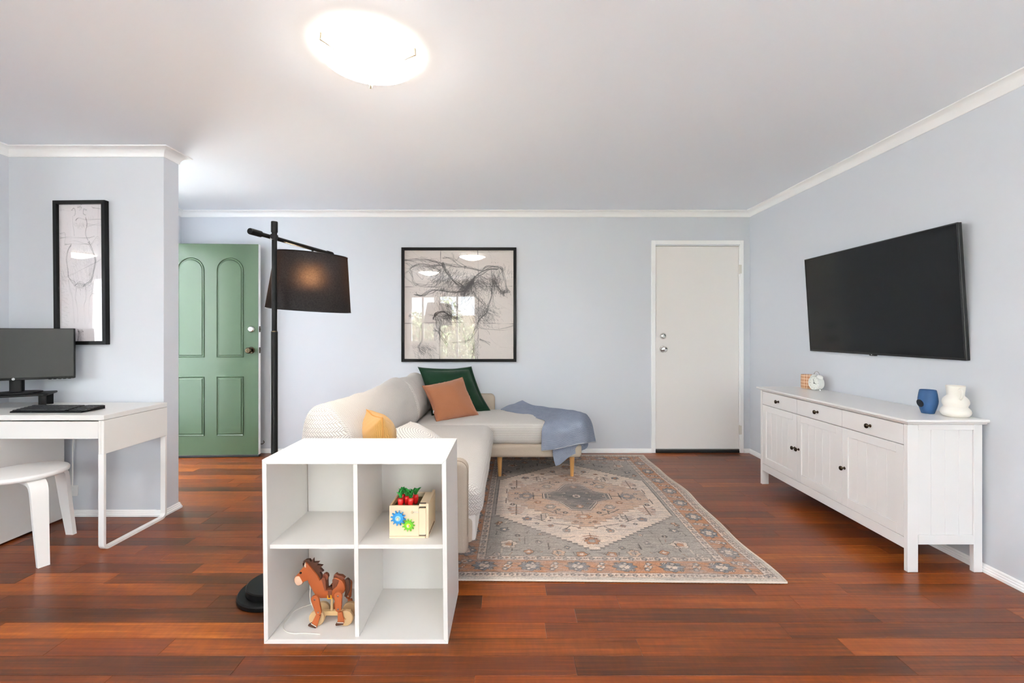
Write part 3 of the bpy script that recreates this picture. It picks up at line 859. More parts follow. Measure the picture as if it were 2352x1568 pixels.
leg(482, 852, 542, 1070, *FL, 1.7955, 1.8055, 1.803)
leg(880, 790, 882, 1015, *RL, 1.7955, 1.8055, 1.803)
leg(482, 852, 542, 1070, *FL, 1.884, 1.893, 1.803, dx=.040)
leg(880, 790, 882, 1015, *RL, 1.884, 1.893, 1.803, dx=.008)
wr = .0305
ax_f, ax_r = hp(505, 1190, 1.812)[0], hp(995, 1165, 1.812)[0]
for axx in (ax_f, ax_r):
    for yy, nm in ((1.807, 'wheel'), (1.862, 'wheel')):
        make(nm, lathe(NB(), [(0, 0), (wr - .003, 0), (wr, .003), (wr, .015), (wr - .003, .018), (0, .018)], (axx, yy + .018, hz + wr), 36, MY), WOOD, parent=hs)
    make('axle', tube(NB(), [(axx, 1.80, hz + wr), (axx, 1.884, hz + wr)], .0045, 12), WOOD, parent=hs)
make('chassis', B(ax_f - .01, ax_r + .01, 1.836, 1.852, hz + wr - .006, hz + wr + .012, .001, 1), pbr('pine', S(214, 180, 128), .5, vary=.08), parent=hs, smooth=None)
xm = hp(745, 900)[0]
make('post', tube(NB(), [(xm, 1.844, hz + wr + .01), (xm + .001, 1.844, hz + .105)], .0055, 12), WOOD, parent=hs)
c0 = hp(382, 640)
def fp(cx, cy):      # floor of the cube seen at photo crop px (scale 2.8)
    py = 980 + cy / 2.8; Z = (1.186 - hz - .003) * 1045 / (py - 762)
    return ((540 + cx / 2.8 - 1174) * Z / 1045, Z, hz + .0028)
sp = [(c0[0], 1.845, c0[1]), (c0[0] - .003, 1.842, c0[1] - .03), (c0[0] - .001, 1.842, c0[1] - .065), (c0[0] + .009, 1.85, c0[1] - .10), (c0[0] + .005, 1.90, hz + .010), (-.84, 1.955, hz + .003), fp(395, 1175), fp(340, 1228), fp(310, 1275), fp(312, 1300), fp(338, 1320), fp(385, 1328), fp(440, 1326), fp(500, 1329), fp(546, 1332)]
make('pull_string', tube(NB(), smoothpath(sp, 8), .0018, 7), pbr('cotton_cord', S(226, 222, 212), .85), parent=hs)

# floor lamp
LX, LY = -1.076, 2.068
fl_l = thing('floor_lamp', 'black metal floor lamp with a tilting arm and a lit black drum shade', 'floor lamp', (LX, LY, 0))
make('base', lathe(NB(), [(0, 0), (.146, 0), (.149, .004), (.149, .018), (.144, .024), (0, .024)], (LX, LY, 0), 72), BLACKM, parent=fl_l)
make('base_weight', lathe(NB(), [(0, .0242), (.112, .0242), (.114, .026), (.114, .050), (.110, .054), (0, .054)], (LX, LY, 0), 64), BLACKM, parent=fl_l)
make('lower_pole', tube(NB(), [(LX, LY, .054), (LX, LY, 1.186)], .0140, 24), BLACKM, parent=fl_l)
make('pole_ring', lathe(NB(), [(0, 0), (.0134, 0), (.0134, .004), (0, .004)], (LX, LY, 1.186), 24), BRASS, parent=fl_l)
make('upper_pole', tube(NB(), [(LX, LY, 1.19), (LX, LY, 1.645)], .0112, 24), BLACKM, parent=fl_l)
make('pole_cap', tube(NB(), [(LX, LY, 1.637), (LX, LY, 1.640), (LX, LY, 1.684), (LX, LY, 1.687)], [.0125, .0142, .0142, .0132], 24), BLACKM, parent=fl_l)
AH = 1.617
A0, A1 = Vector((-1.118, 1.9455, AH)), Vector((-.994, 2.527, AH))
ad = (A1 - A0).normalized()
arm = make('arm', tube(NB(), [A0 + ad * .06, A1 - ad * .02], .0095, 20), BLACKM, parent=fl_l)
make('arm_grip', tube(NB(), [A0, A0 + ad * .003, A0 + ad * .062, A0 + ad * .066], [.0130, .0140, .0140, .0105], 20), BLACKM, parent=arm)
make('arm_tip', tube(NB(), [A1 - ad * .05, A1 - ad * .047, A1 - ad * .003, A1], [.0105, .0125, .0125, .0115], 20), BLACKM, parent=arm)
make('clamp', tube(NB(), [(LX + .002, LY - .016, AH), (LX - .012, LY + .0, AH), (LX + .006, LY + .016, AH)], .013, 14), BLACKM, parent=fl_l)
SC = A0.lerp(A1, .712)
TIL = Matrix.Rotation(R(4.2), 4, 'Y') @ Matrix.Rotation(R(2.6), 4, 'X')
sb = Vector((SC.x - .002, SC.y, 1.586))
def shm():
    m = bpy.data.materials.new('black_shade_linen'); m.use_nodes = True
    nt = m.node_tree; nt.nodes.clear(); E.nt = nt
    tc = xyz(node('ShaderNodeTexCoord').outputs['Object'])
    nz = tnoise(vec(tc[0] * 1.0, tc[1] * 1.0, tc[2] * 1.0), 170, 2, .6)
    d = node('ShaderNodeBsdfDiffuse'); tr = node('ShaderNodeBsdfTranslucent'); mx = node('ShaderNodeMixShader'); o = node('ShaderNodeOutputMaterial')
    link(mixc(nz, S(20, 20, 22), S(44, 43, 44)), d.inputs[0])
    link(mixc(nz, S(50, 34, 22), S(172, 126, 86)), tr.inputs[0])
    mx.inputs[0].default_value = .007
    link(d.outputs[0], mx.inputs[1]); link(tr.outputs[0], mx.inputs[2])
    rf = node('ShaderNodeBsdfRefraction'); rf.inputs['Roughness'].default_value = 1.0; rf.inputs['IOR'].default_value = 1.35
    link(mixc(nz, S(90, 64, 44), S(225, 180, 140)), rf.inputs['Color'])
    m2 = node('ShaderNodeMixShader'); m2.inputs[0].default_value = .012
    link(mx.outputs[0], m2.inputs[1]); link(rf.outputs[0], m2.inputs[2]); link(m2.outputs[0], o.inputs[0])
    return m
bm = NB()
lathe(bm, [(.173, 0), (.205, -.287)], (0, 0, 0), 72)
bmesh.ops.transform(bm, matrix=Matrix.Translation(sb) @ TIL, verts=bm.verts)
sd = make('lamp_shade', bm, shm(), parent=fl_l, smooth=60)
bm = NB()
for rr_, zz_ in ((.173, 0), (.205, -.287)):
    pts = [(rr_ * math.cos(2 * PI * i / 72), rr_ * math.sin(2 * PI * i / 72), zz_) for i in range(73)]
    tube(bm, pts, .0022, 6, cap=False)
for k in range(3):
    a = 2 * PI * k / 3 + .4
    tube(bm, [(0, 0, -.02), (.173 * math.cos(a), .173 * math.sin(a), -.002)], .0018, 6)
bmesh.ops.transform(bm, matrix=Matrix.Translation(sb) @ TIL, verts=bm.verts)
make('shade_ring', bm, BLACKM, parent=sd)
make('hanger', tube(NB(), [SC - Vector((0, 0, .009)), sb + Vector((0, 0, -.05))], .0055, 12), BLACKM, parent=fl_l)
bc = sb + TIL.to_3x3() @ Vector((0, 0, -.135))
make('bulb_holder', tube(NB(), [sb + Vector((0, 0, -.045)), bc + Vector((0, 0, .05))], .017, 16), BLACKM, parent=fl_l)
bm = NB(); bmesh.ops.create_uvsphere(bm, u_segments=20, v_segments=14, radius=.030); bmesh.ops.translate(bm, verts=bm.verts, vec=bc + Vector((0, 0, .02)))
make('bulb', bm, emit('warm_bulb', (1.0, .72, .46), 125.0), parent=fl_l, smooth=180)

# ================================================================ rug
def rug_raster(nu, nv, W, L):
    rs_ = np.random.RandomState(4)
    u = np.linspace(-W / 2, W / 2, nu)[None, :].repeat(nv, 0); v = np.linspace(-L / 2, L / 2, nv)[:, None].repeat(nu, 1)
    au, av = np.abs(u), np.abs(v)
    col = lambda *c: np.array(S(*c))
    CREAM, PINK, GREY, DARK, RUST, BLUE, PALE, BROWN = col(228, 206, 188), col(206, 172, 148), col(168, 159, 150), col(82, 79, 80), col(192, 138, 104), col(130, 131, 134), col(222, 198, 180), col(158, 108, 80)
    I = np.empty((nv, nu, 3)); I[:] = GREY
    def put(m, c, a=1.0):
        a = np.where(m, a, 0.0)[..., None] if not isinstance(a, np.ndarray) else (m * a)[..., None]
        I[:] = I * (1 - a) + c * a
    def flower(cu, cv, r, n, A, Bc, ph=0.0, sq=1.0, full=False):
        x, y = (u if full else au) - cu, (v if full else av) - cv
        rr = np.hypot(x, y / sq); an = np.arctan2(y / sq, x) + ph
        rad = r * (.74 + .26 * np.abs(np.cos(n * an / 2)))
        put(rr < rad, DARK, .85); put(rr < rad - .0045, A); put(rr < rad * .5, DARK, .5); put(rr < rad * .5 - .003, Bc)
    def seg(x0, y0, x1, y1, w, c, a=.9):
        dx, dy = x1 - x0, y1 - y0; l2 = dx * dx + dy * dy + 1e-9
        t = np.clip(((au - x0) * dx + (av - y0) * dy) / l2, 0, 1)
        put(np.hypot(au - x0 - t * dx, av - y0 - t * dy) < w, c, a)
    def plant(cu, cv, h, c, up=1, k=5):
        seg(cu, cv, cu, cv + up * h, .0035, DARK)
        for i in range(k):
            q = cv + up * h * (.25 + .7 * i / k); w = h * .34 * (1 - .6 * i / k)
            seg(cu, q, cu - w, q + up * h * .10, .0045, c); seg(cu, q, cu + w, q + up * h * .10, .0045, c)
    # field motifs (four-fold)
    for (a, b_, r, n, A, Bc) in ((.47, .74, .052, 5, PALE, RUST), (.36, .83, .030, 4, RUST, PALE), (.20, .84, .040, 6, PINK, GREY), (.50, .56, .030, 5, BLUE, PALE), (.30, .72, .022, 4, BLUE, PALE), (.08, .855, .034, 5, RUST, PALE), (.42, .64, .018, 4, DARK, PALE), (.53, .86, .024, 5, PALE, BLUE), (.15, .78, .02, 4, BLUE, PINK), (.29, .62, .018, 5, PALE, RUST), (.53, .46, .02, 5, RUST, PALE)):
        flower(a, b_, r, n, A, Bc, ph=a * 9)
    for (a, b_, h) in ((.45, .82, .10), (.25, .80, .07), (.38, .74, .08)): seg(a, b_, a, b_ - h, .003, DARK)
    for _ in range(70):
        a, b_ = rs_.uniform(.02, .58), rs_.uniform(.40, .87)
        if b_ < .84 - min(a, .56) / .56 * .47: continue
        t_ = rs_.randint(4)
        if t_ == 0: flower(a, b_, rs_.uniform(.010, .018), rs_.randint(4, 6), (PALE, RUST, BLUE)[rs_.randint(3)], PALE, ph=a * 9)
        elif t_ == 1: seg(a, b_, a + rs_.uniform(-.05, .05), b_ + rs_.uniform(-.03, .03), .0022, DARK, .6)
        else: seg(a, b_, a + rs_.uniform(-.02, .02), b_ + rs_.uniform(-.05, .05), .0028, (DARK, PALE, BROWN)[rs_.randint(3)], .7)
    # stepped hexagon
    st = .028
    q = np.floor(au / st) * st
    lim = .80 - np.minimum(q, .56) / .56 * .47
    hexm = (au < .562) & (av < lim); hexo = (au < .570) & (av < lim + .012)
    put(hexo & ~hexm, DARK, .8); put(hexm, CREAM)
    for (a, b_, r, n, A, Bc, s_) in ((.36, .40, .034, 5, BLUE, RUST, 1), (.13, .565, .026, 5, GREY, RUST, 1.2), (.22, .50, .022, 4, RUST, BLUE, 1), (.455, .16, .022, 4, DARK, PALE, 1), (.30, .47, .016, 4, BLUE, PALE, 1)): flower(a, b_, r, n, A, Bc, sq=s_, ph=b_ * 7)
    plant(.43, .17, .17, BROWN); plant(.0, .60, .13, BROWN, k=4); plant(.27, .33, .10, DARK, k=3)
    flower(0, .70, .048, 7, RUST, GREY)
    for (x0, y0, x1, y1) in ((.06, .52, .10, .50), (.10, .50, .13, .545), (.10, .50, .20, .47), (.32, .39, .25, .44), (.50, .05, .50, .14), (.24, .30, .24, .38)): seg(x0, y0, x1, y1, .0035, DARK)
    for _ in range(46):
        a, b_ = rs_.uniform(.02, .54), rs_.uniform(.03, .72)
        if b_ > .74 - min(a, .56) / .56 * .47 or b_ < .53 - min(a, .49) / .49 * .44: continue
        if rs_.rand() < .4: flower(a, b_, rs_.uniform(.009, .016), rs_.randint(4, 6), (BROWN, RUST, BLUE)[rs_.randint(3)], PALE, ph=a * 9)
        else: seg(a, b_, a + rs_.uniform(-.04, .04), b_ + rs_.uniform(-.03, .03), .0024, (DARK, BROWN)[rs_.randint(2)], .7)
    # inner medallion
    st2 = .044
    q = np.floor(au / st2) * st2
    lim = .51 - np.minimum(q, .49) / .49 * .44
    inm = (au < .488) & (av < lim)
    ino = (au < .495) & (av < lim + .008)
    put(ino & ~inm, DARK, .75); put(inm, PINK)
    for (a, b_, r, n, A, Bc, s_) in ((.36, 0, .060, 8, BLUE, PINK, 1.0), (.20, .20, .040, 6, GREY, PALE, 1), (.0, .36, .058, 7, RUST, PALE, .8), (.28, .12, .026, 5, RUST, PALE, 1), (.11, .30, .02, 5, DARK, PALE, 1), (.43, .05, .018, 4, BLUE, PALE, 1), (.06, .44, .018, 4, RUST, BLUE, 1), (.15, .25, .016, 5, BLUE, PALE, 1)): flower(a, b_, r, n, A, Bc, sq=s_, ph=a * 5)
    for (x0, y0, x1, y1) in ((.0, .27, .0, .33), (.25, 0, .31, 0), (.31, .0, .31, .06), (.12, .34, .20, .29), (.20, .29, .25, .24), (.17, .26, .17, .32)): seg(x0, y0, x1, y1, .0032, DARK)
    for _ in range(40):
        a, b_ = rs_.uniform(.02, .46), rs_.uniform(.02, .46)
        if b_ > .48 - min(a, .49) / .49 * .44: continue
        if rs_.rand() < .35: flower(a, b_, rs_.uniform(.009, .015), rs_.randint(4, 6), (PALE, RUST, BLUE)[rs_.randint(3)], DARK, ph=a * 9)
        else: seg(a, b_, a + rs_.uniform(-.035, .035), b_ + rs_.uniform(-.025, .025), .0022, (DARK, BROWN, BLUE)[rs_.randint(3)], .7)
    # centre
    octw = (np.maximum(au / .235, np.maximum(av / .115, (au / .235 + av / .115) / 1.45)))
    octt = (np.maximum(au / .125, np.maximum(av / .250, (au / .125 + av / .250) / 1.5)))
    oc = np.minimum(octw, octt)
    put(oc < 1.05, DARK, .9); put(oc < 1.01, PALE); put(oc < .975, col(122, 117, 114))
    flower(0, 0, .036, 8, PALE, DARK); flower(.19, 0, .016, 5, PALE, RUST); flower(0, .19, .030, 5, RUST, PALE); flower(.085, .06, .016, 5, PALE, GREY); flower(.10, .0, .012, 4, PALE, GREY); flower(.06, .14, .012, 4, RUST, GREY)
    put((oc < .9) & (oc > .865), PALE, .45)
    # borders
    d = np.minimum(W / 2 - au, L / 2 - av)
    along = np.where(W / 2 - au < L / 2 - av, v, u)
    put(d < .228, DARK, .7); put(d < .224, PALE)
    put(d < .186, DARK, .7); put(d < .182, RUST); put(d < .068, DARK, .7); put(d < .064, PALE); put(d < .022, col(206, 192, 178)); put((d < .028) & (d > .023), DARK, .5)
    def row(dc, per, r, n, A, Bc, off=0.0, el=1.0):
        t = (along + off) % per - per / 2; y = d - dc
        rr = np.hypot(t / el, y); an = np.arctan2(y, t / el)
        rad = r * (.72 + .28 * np.abs(np.cos(n * an / 2)))
        ok = (d > dc - r * 1.1) & (d < dc + r * 1.1)
        put((rr < rad) & ok, DARK, .8); put((rr < rad - .004) & ok, A); put((rr < rad * .45) & ok, Bc)
    row(.204, .068, .017, 5, BLUE, PALE); row(.204, .068, .010, 3, RUST, PALE, off=.034)
    row(.044, .060, .015, 5, BLUE, PALE); row(.044, .060, .009, 3, RUST, PALE, off=.03)
    row(.124, .235, .052, 8, BLUE, PALE, el=1.25); row(.124, .235, .024, 6, PALE, RUST, off=.1175)
    row(.152, .1175, .018, 5, BLUE, PALE, off=.05); row(.096, .1175, .018, 5, BLUE, PALE, off=.07); row(.158, .235, .012, 4, PALE, DARK, off=.03); row(.09, .235, .012, 4, PALE, DARK, off=.2)
    wv = .02 * np.sin(along * 2 * PI / .1175)
    put((np.abs(d - .124 - wv) < .003) & (d > .07) & (d < .18), DARK, .55)
    put((np.abs(d - .204 - .010 * np.sin(along * 2 * PI / .068)) < .0022), DARK, .5); put((np.abs(d - .044 - .009 * np.sin(along * 2 * PI / .06)) < .0022), DARK, .5)
    # wear: threads, patches
    def lowf(a, b_):
        g = rs_.rand(a, b_); yi = np.linspace(0, a - 1.001, nv); xi = np.linspace(0, b_ - 1.001, nu)
        y0, x0 = yi.astype(int), xi.astype(int); fy, fx = (yi - y0)[:, None], (xi - x0)[None, :]
        return g[y0][:, x0] * (1 - fy) * (1 - fx) + g[y0 + 1][:, x0] * fy * (1 - fx) + g[y0][:, x0 + 1] * (1 - fy) * fx + g[y0 + 1][:, x0 + 1] * fy * fx
    streak = lowf(nv, 24) * .55 + lowf(nv // 2, 60) * .45
    patch = lowf(9, 7) * .6 + lowf(26, 20) * .4
    fade = np.clip((streak - .5) * 1.5 + (patch - .45) * 1.2 + .24, 0, .70)
    I[:] = I * (1 - fade[..., None]) + (I.mean(-1, keepdims=True) * .35 + col(190, 172, 160) * .65) * fade[..., None]
    dk_ = np.clip((lowf(nv, 30) - .6) * 1.2, 0, .35)
    I[:] = I * (1 - dk_[..., None]) + DARK * dk_[..., None]
    I[:] *= (.80 + .40 * rs_.rand(nv, nu))[..., None]
    return np.clip(I * .92, 0, 1)

def attr_mat(name, rough, fine=900, fstr=.2, spec=.2, coat=0):
    m, b = mat(name)
    a = node('ShaderNodeAttribute'); a.attribute_name = 'print'
    link(a.outputs['Color'], b.inputs['Base Color'])
    b.inputs['Roughness'].default_value = rough; b.inputs['Specular IOR Level'].default_value = spec; b.inputs['Coat Weight'].default_value = coat
    if fine: link(bump(tnoise(node('ShaderNodeTexCoord').outputs['Object'], fine, 2), fstr, .0015), b.inputs['Normal'])
    return m
def print_mesh(name, m, I, pos, parent, kind=None):
    """grid mesh with one printed colour per vertex"""
    nv, nu = I.shape[:2]
    co = pos.reshape(-1, 3).astype(np.float32)
    idx = np.arange(nv * nu).reshape(nv, nu)
    F = np.stack([idx[:-1, :-1], idx[:-1, 1:], idx[1:, 1:], idx[1:, :-1]], -1).reshape(-1, 4)
    me = bpy.data.meshes.new(name)
    me.vertices.add(len(co)); me.vertices.foreach_set('co', co.ravel())
    me.loops.add(F.size); me.loops.foreach_set('vertex_index', F.ravel().astype(np.int32))
    me.polygons.add(len(F)); me.polygons.foreach_set('loop_start', np.arange(0, F.size, 4, dtype=np.int32)); me.polygons.foreach_set('loop_total', np.full(len(F), 4, dtype=np.int32))
    me.polygons.foreach_set('use_smooth', [True] * len(F))
    at_ = me.color_attributes.new('print', 'FLOAT_COLOR', 'POINT')
    at_.data.foreach_set('color', np.concatenate([I.reshape(-1, 3), np.ones((nv * nu, 1))], 1).astype(np.float32).ravel())
    me.update(); me.validate()
    me.materials.append(m)
    o = bpy.data.objects.new(name, me); C.objects.link(o)
    if parent is not None: o.parent = parent
    return o
RW, RL_ = 1.63, 2.205
nu, nv = 409, 552
rug = thing('rug', 'faded vintage pattern rug in rust, grey and cream lying in front of the sofa', 'rug', (.468, 3.262, 0), rz=R(-.95))
uu, vv = np.meshgrid(np.linspace(-RW / 2, RW / 2, nu), np.linspace(-RL_ / 2, RL_ / 2, nv))
wob = .010 * np.sin(vv * 5.1 + 1.0) * (uu > .5) * ((uu - .5) / .3) + .006 * np.sin(vv * 11) * (uu > .6) * ((uu - .6) / .2) + (uu > .3) * ((vv + 1.1) ** 2 * -.012 + .02) * ((uu - .3) / .5)
edge = np.minimum(RW / 2 - np.abs(uu), RL_ / 2 - np.abs(vv))
zz = .0095 - .006 * np.clip(1 - edge / .006, 0, 1) + .0006 * np.sin(uu * 30) * np.sin(vv * 23)
print_mesh('pile', attr_mat('woven_rug', .95, 700, .5), rug_raster(nu, nv, RW, RL_), np.stack([uu + wob, vv, zz], -1), rug)
per = []
for i in range(nu): per.append((uu[0, i] + wob[0, i], vv[0, i] - .003))
for j in range(nv): per.append((uu[j, -1] + wob[j, -1] + .003, vv[j, -1]))
for i in range(nu)[::-1]: per.append((uu[-1, i] + wob[-1, i], vv[-1, i] + .003))
for j in range(nv)[::-1]: per.append((uu[j, 0] + wob[j, 0] - .003, vv[j, 0]))
bm = NB(); random.seed(2)
tube(bm, [(p[0], p[1], .0056) for p in per[::2] + per[:1]], [.0044 + .0008 * (i % 2) for i in range(len(per[::2]) + 1)], 7, cap=False)
make('edge_binding', bm, pbr('binding_yarn', S(206, 192, 178), .95, nscale=300, nstr=.6), parent=rug, world=False, smooth=180, label='cream overlocked edge')

# ================================================================ fabrics
def weave_uv(scale, ang):
    uvn = xyz(node('ShaderNodeUVMap').outputs['UV'])
    c, s_ = math.cos(R(ang)) / scale, math.sin(R(ang)) / scale
    return uvn[0] * c - uvn[1] * s_, uvn[0] * s_ + uvn[1] * c
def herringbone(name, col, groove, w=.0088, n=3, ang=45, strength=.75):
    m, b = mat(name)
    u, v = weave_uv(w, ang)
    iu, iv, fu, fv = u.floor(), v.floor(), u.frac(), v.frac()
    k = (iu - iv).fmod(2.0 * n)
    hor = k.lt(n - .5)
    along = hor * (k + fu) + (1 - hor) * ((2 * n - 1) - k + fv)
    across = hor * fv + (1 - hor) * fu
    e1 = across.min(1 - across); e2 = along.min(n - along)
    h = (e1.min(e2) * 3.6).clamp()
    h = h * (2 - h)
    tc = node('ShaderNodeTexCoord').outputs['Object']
    link(mixc(h, groove, col), b.inputs['Base Color'])  # groove colour holds darker thread and the shade between blocks
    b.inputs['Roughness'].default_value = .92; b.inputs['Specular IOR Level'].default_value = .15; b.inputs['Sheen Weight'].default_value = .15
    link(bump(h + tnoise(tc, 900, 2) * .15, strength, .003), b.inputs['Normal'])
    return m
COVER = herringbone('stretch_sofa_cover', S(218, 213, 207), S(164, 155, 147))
def linen(name, col, sc=1300):
    m, b = mat(name)
    tc = node('ShaderNodeTexCoord').outputs['Object']
    p = xyz(tc)
    n = tnoise(vec(p[0] * 1.0, p[1] * 1.0, p[2] * 1.0), 420, 3, .7)
    link(mixc(n, tuple(c * .72 for c in col), tuple(min(1, c * 1.22) for c in col)), b.inputs['Base Color'])
    b.inputs['Roughness'].default_value = .95; b.inputs['Specular IOR Level'].default_value = .12
    link(bump(n, .35, .001), b.inputs['Normal'])
    return m
BEIGE = linen('beige_sofa_linen', S(186, 172, 156))
OAK = pbr('oak_leg', S(206, 154, 92), .42, nscale=30, nstr=.05, vary=.1)

sf = thing('sofa', 'grey L-shaped chaise sofa under a white woven stretch cover on oak legs', 'sofa', (-.3, 3.2, 0))
SB = -1.0     # back plane of the sofa
def wr(p, n, h): return p
def nz3(p, s): return mnoise.noise(Vector(p) * s)
make('base', boxuv(rbox((SB, 2.19, .165), (-.185, 4.40, .288), .022, 4)), BEIGE, parent=sf, smooth=180)
make('chaise_base', rbox((-.30, 3.625, .182), (.565, 4.395, .288), .028, 4), BEIGE, parent=sf, smooth=180)
def arm_panel(y0, y1, name):
    pts = [(SB + .02, .16), (-.215, .16), (-.203, .172)] + [(-.248 + .046 * math.cos(R(a)), .542 + .046 * math.sin(R(a))) for a in range(0, 91, 10)] + [(SB + .02, .588)]
    return make(name, prism(NB(), pts, 'xz', y0, y1, .022, 4), BEIGE, parent=sf, smooth=60)
arm_panel(2.095, 2.185, 'armrest')
a2 = arm_panel(4.365, 4.455, 'armrest')
for v in a2.data.vertices: v.co.x += .045 if v.co.x > .0 else 0
bm = NB()
tube(bm, [(-.214, 2.112, .18), (-.2035, 2.112, .25), (-.2035, 2.112, .54)] + [(-.248 + .0445 * math.cos(R(a)), 2.112, .542 + .0445 * math.sin(R(a))) for a in range(0, 91, 15)] + [(SB + .05, 2.112, .5865)], .0025, 6)
make('piping', bm, pbr('seam_thread', S(136, 120, 104), .9), parent=sf)
def crown(amt, wrk=.004):
    def f(p, n, h):
        q = Vector(p)
        if n.z > .3: q.z += amt * max(0, 1 - (p.x / h.x) ** 2) * max(0, 1 - (p.y / h.y) ** 2)
        q += n * wrk * nz3(p, 7)
        return q
    return f
def seatd(p, n, h):
    q = crown(.012)(p, n, h)
    # the cover hangs a little past the base at the front edge
    if p.x > h.x * .7: q.x += .022 * (1 - (p.z / h.z) ** 2) + .006 * nz3(p, 9)
    return q
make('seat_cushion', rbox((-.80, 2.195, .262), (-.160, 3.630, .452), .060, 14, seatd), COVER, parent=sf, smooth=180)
def chd(p, n, h):
    q = crown(.014)(p, n, h)
    return q
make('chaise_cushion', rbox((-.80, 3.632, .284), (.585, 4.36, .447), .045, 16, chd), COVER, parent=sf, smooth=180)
make('seat_skirt', rbox((-.22, 2.20, .175), (-.172, 3.60, .30), .014, 6, lambda p, n, h: p + n * .004 * nz3(p, 12)), pbr('cover_hem', S(214, 209, 203), .9, nscale=250, nstr=.4), parent=sf, smooth=180)
# back cushions: a leaning, rounded section swept along the sofa
SEC = [(-.785, .44), (-.752, .50), (-.742, .565), (-.756, .64), (-.785, .71), (-.825, .765), (-.875, .803), (-.925, .815), (-.968, .800), (-.998, .755), (-1.012, .69), (-1.015, .60), (-1.012, .50), (-1.005, .40), (-.99, .36), (-.90, .36), (-.82, .39)]
def back(name, y0, y1, ra, rb_, sink=0.0, seed=0.0):
    ring_ = [Vector((p[0], 0, p[1])) for p in SEC]
    ring_ = smoothpath(ring_, 4, closed=True)
    ctr = Vector((-.885, 0, .575))
    arc = [0.0]
    for i in range(len(ring_)): arc.append(arc[-1] + (ring_[(i + 1) % len(ring_)] - ring_[i]).length)
    ys = [y0 + ra * (1 - math.cos(R(a))) for a in (0, 6, 14, 24, 36, 50, 65, 80)]
    ys += list(np.linspace(y0 + ra, y1 - rb_, 46)[0:]) + [y1 - rb_ * (1 - math.cos(R(a))) for a in (80, 65, 50, 36, 24, 14, 6, 0)]
    ys = sorted(set(ys))
    P = []
    for i, p in enumerate(ring_):
        row = []
        for yv in ys:
            k = 1.0
            if yv < y0 + ra: k = .40 + .60 * math.sqrt(max(0, 1 - ((y0 + ra - yv) / ra) ** 2))
            if yv > y1 - rb_: k = min(k, .40 + .60 * math.sqrt(max(0, 1 - ((yv - y1 + rb_) / rb_) ** 2)))
            q = ctr + (p - ctr) * k
            q.y = yv
            up = max(0, (q.z - .60) / .2)
            sag = .010 * math.sin((yv - y0) * 4.2 + .8 + seed) * up
            w = .010 * nz3((q.x * 1.5, q.y * 1.1, q.z * 1.5 + seed), 4.0) + .005 * nz3((q.x, q.y, q.z + seed), 11)
            d = (p - ctr).normalized()
            q += Vector((d.x, 0, d.z)) * w; q.z += sag - sink * up
            if q.z > .50 and d.x > 0:      # creases in the cover
                q.x += .009 * math.sin(q.y * 23 + q.z * 17 + seed) * max(0, 1 - abs(q.z - .62) / .13) * max(0, 1 - abs(yv - (y1 - .35)) / .3)
            row.append(q)
        P.append(row)
    bm = NB()
    V, fs = grid(bm, P, lambda i, j: (arc[i], ys[min(j, len(ys) - 1)]), closed_u=True)
    uvl = bm.loops.layers.uv.verify()
    for f in fs:
        cy = f.calc_center_median().y
        if cy < y0 + ra * .55 or cy > y1 - rb_ * .55:
            for l in f.loops: l[uvl].uv = (l.vert.co.x, l.vert.co.z)
    for j in (0, -1): bm.faces.new([V[i][j] for i in range(len(V))])
    bmesh.ops.recalc_face_normals(bm, faces=bm.faces)
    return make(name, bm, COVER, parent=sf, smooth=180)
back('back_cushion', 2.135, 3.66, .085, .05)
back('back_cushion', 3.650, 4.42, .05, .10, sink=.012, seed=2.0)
def tleg(x, y, zt, z0=.0): return make('leg', lathe(NB(), [(0, z0), (.0115, z0), (.013, z0 + .004), (.0215, zt), (0, zt)], (x, y, 0), 20), OAK, parent=sf, smooth=60)
for x, y in ((-.093, 3.715), (.497, 3.715), (.497, 4.32), (-.09, 4.32)): tleg(x, y, .186, .0095 if y < 4.35 else 0)
for x, y in ((-.31, 2.32), (-.93, 2.30), (-.93, 4.30)): tleg(x, y, .170, .0098 if x > -.3 else 0.0)

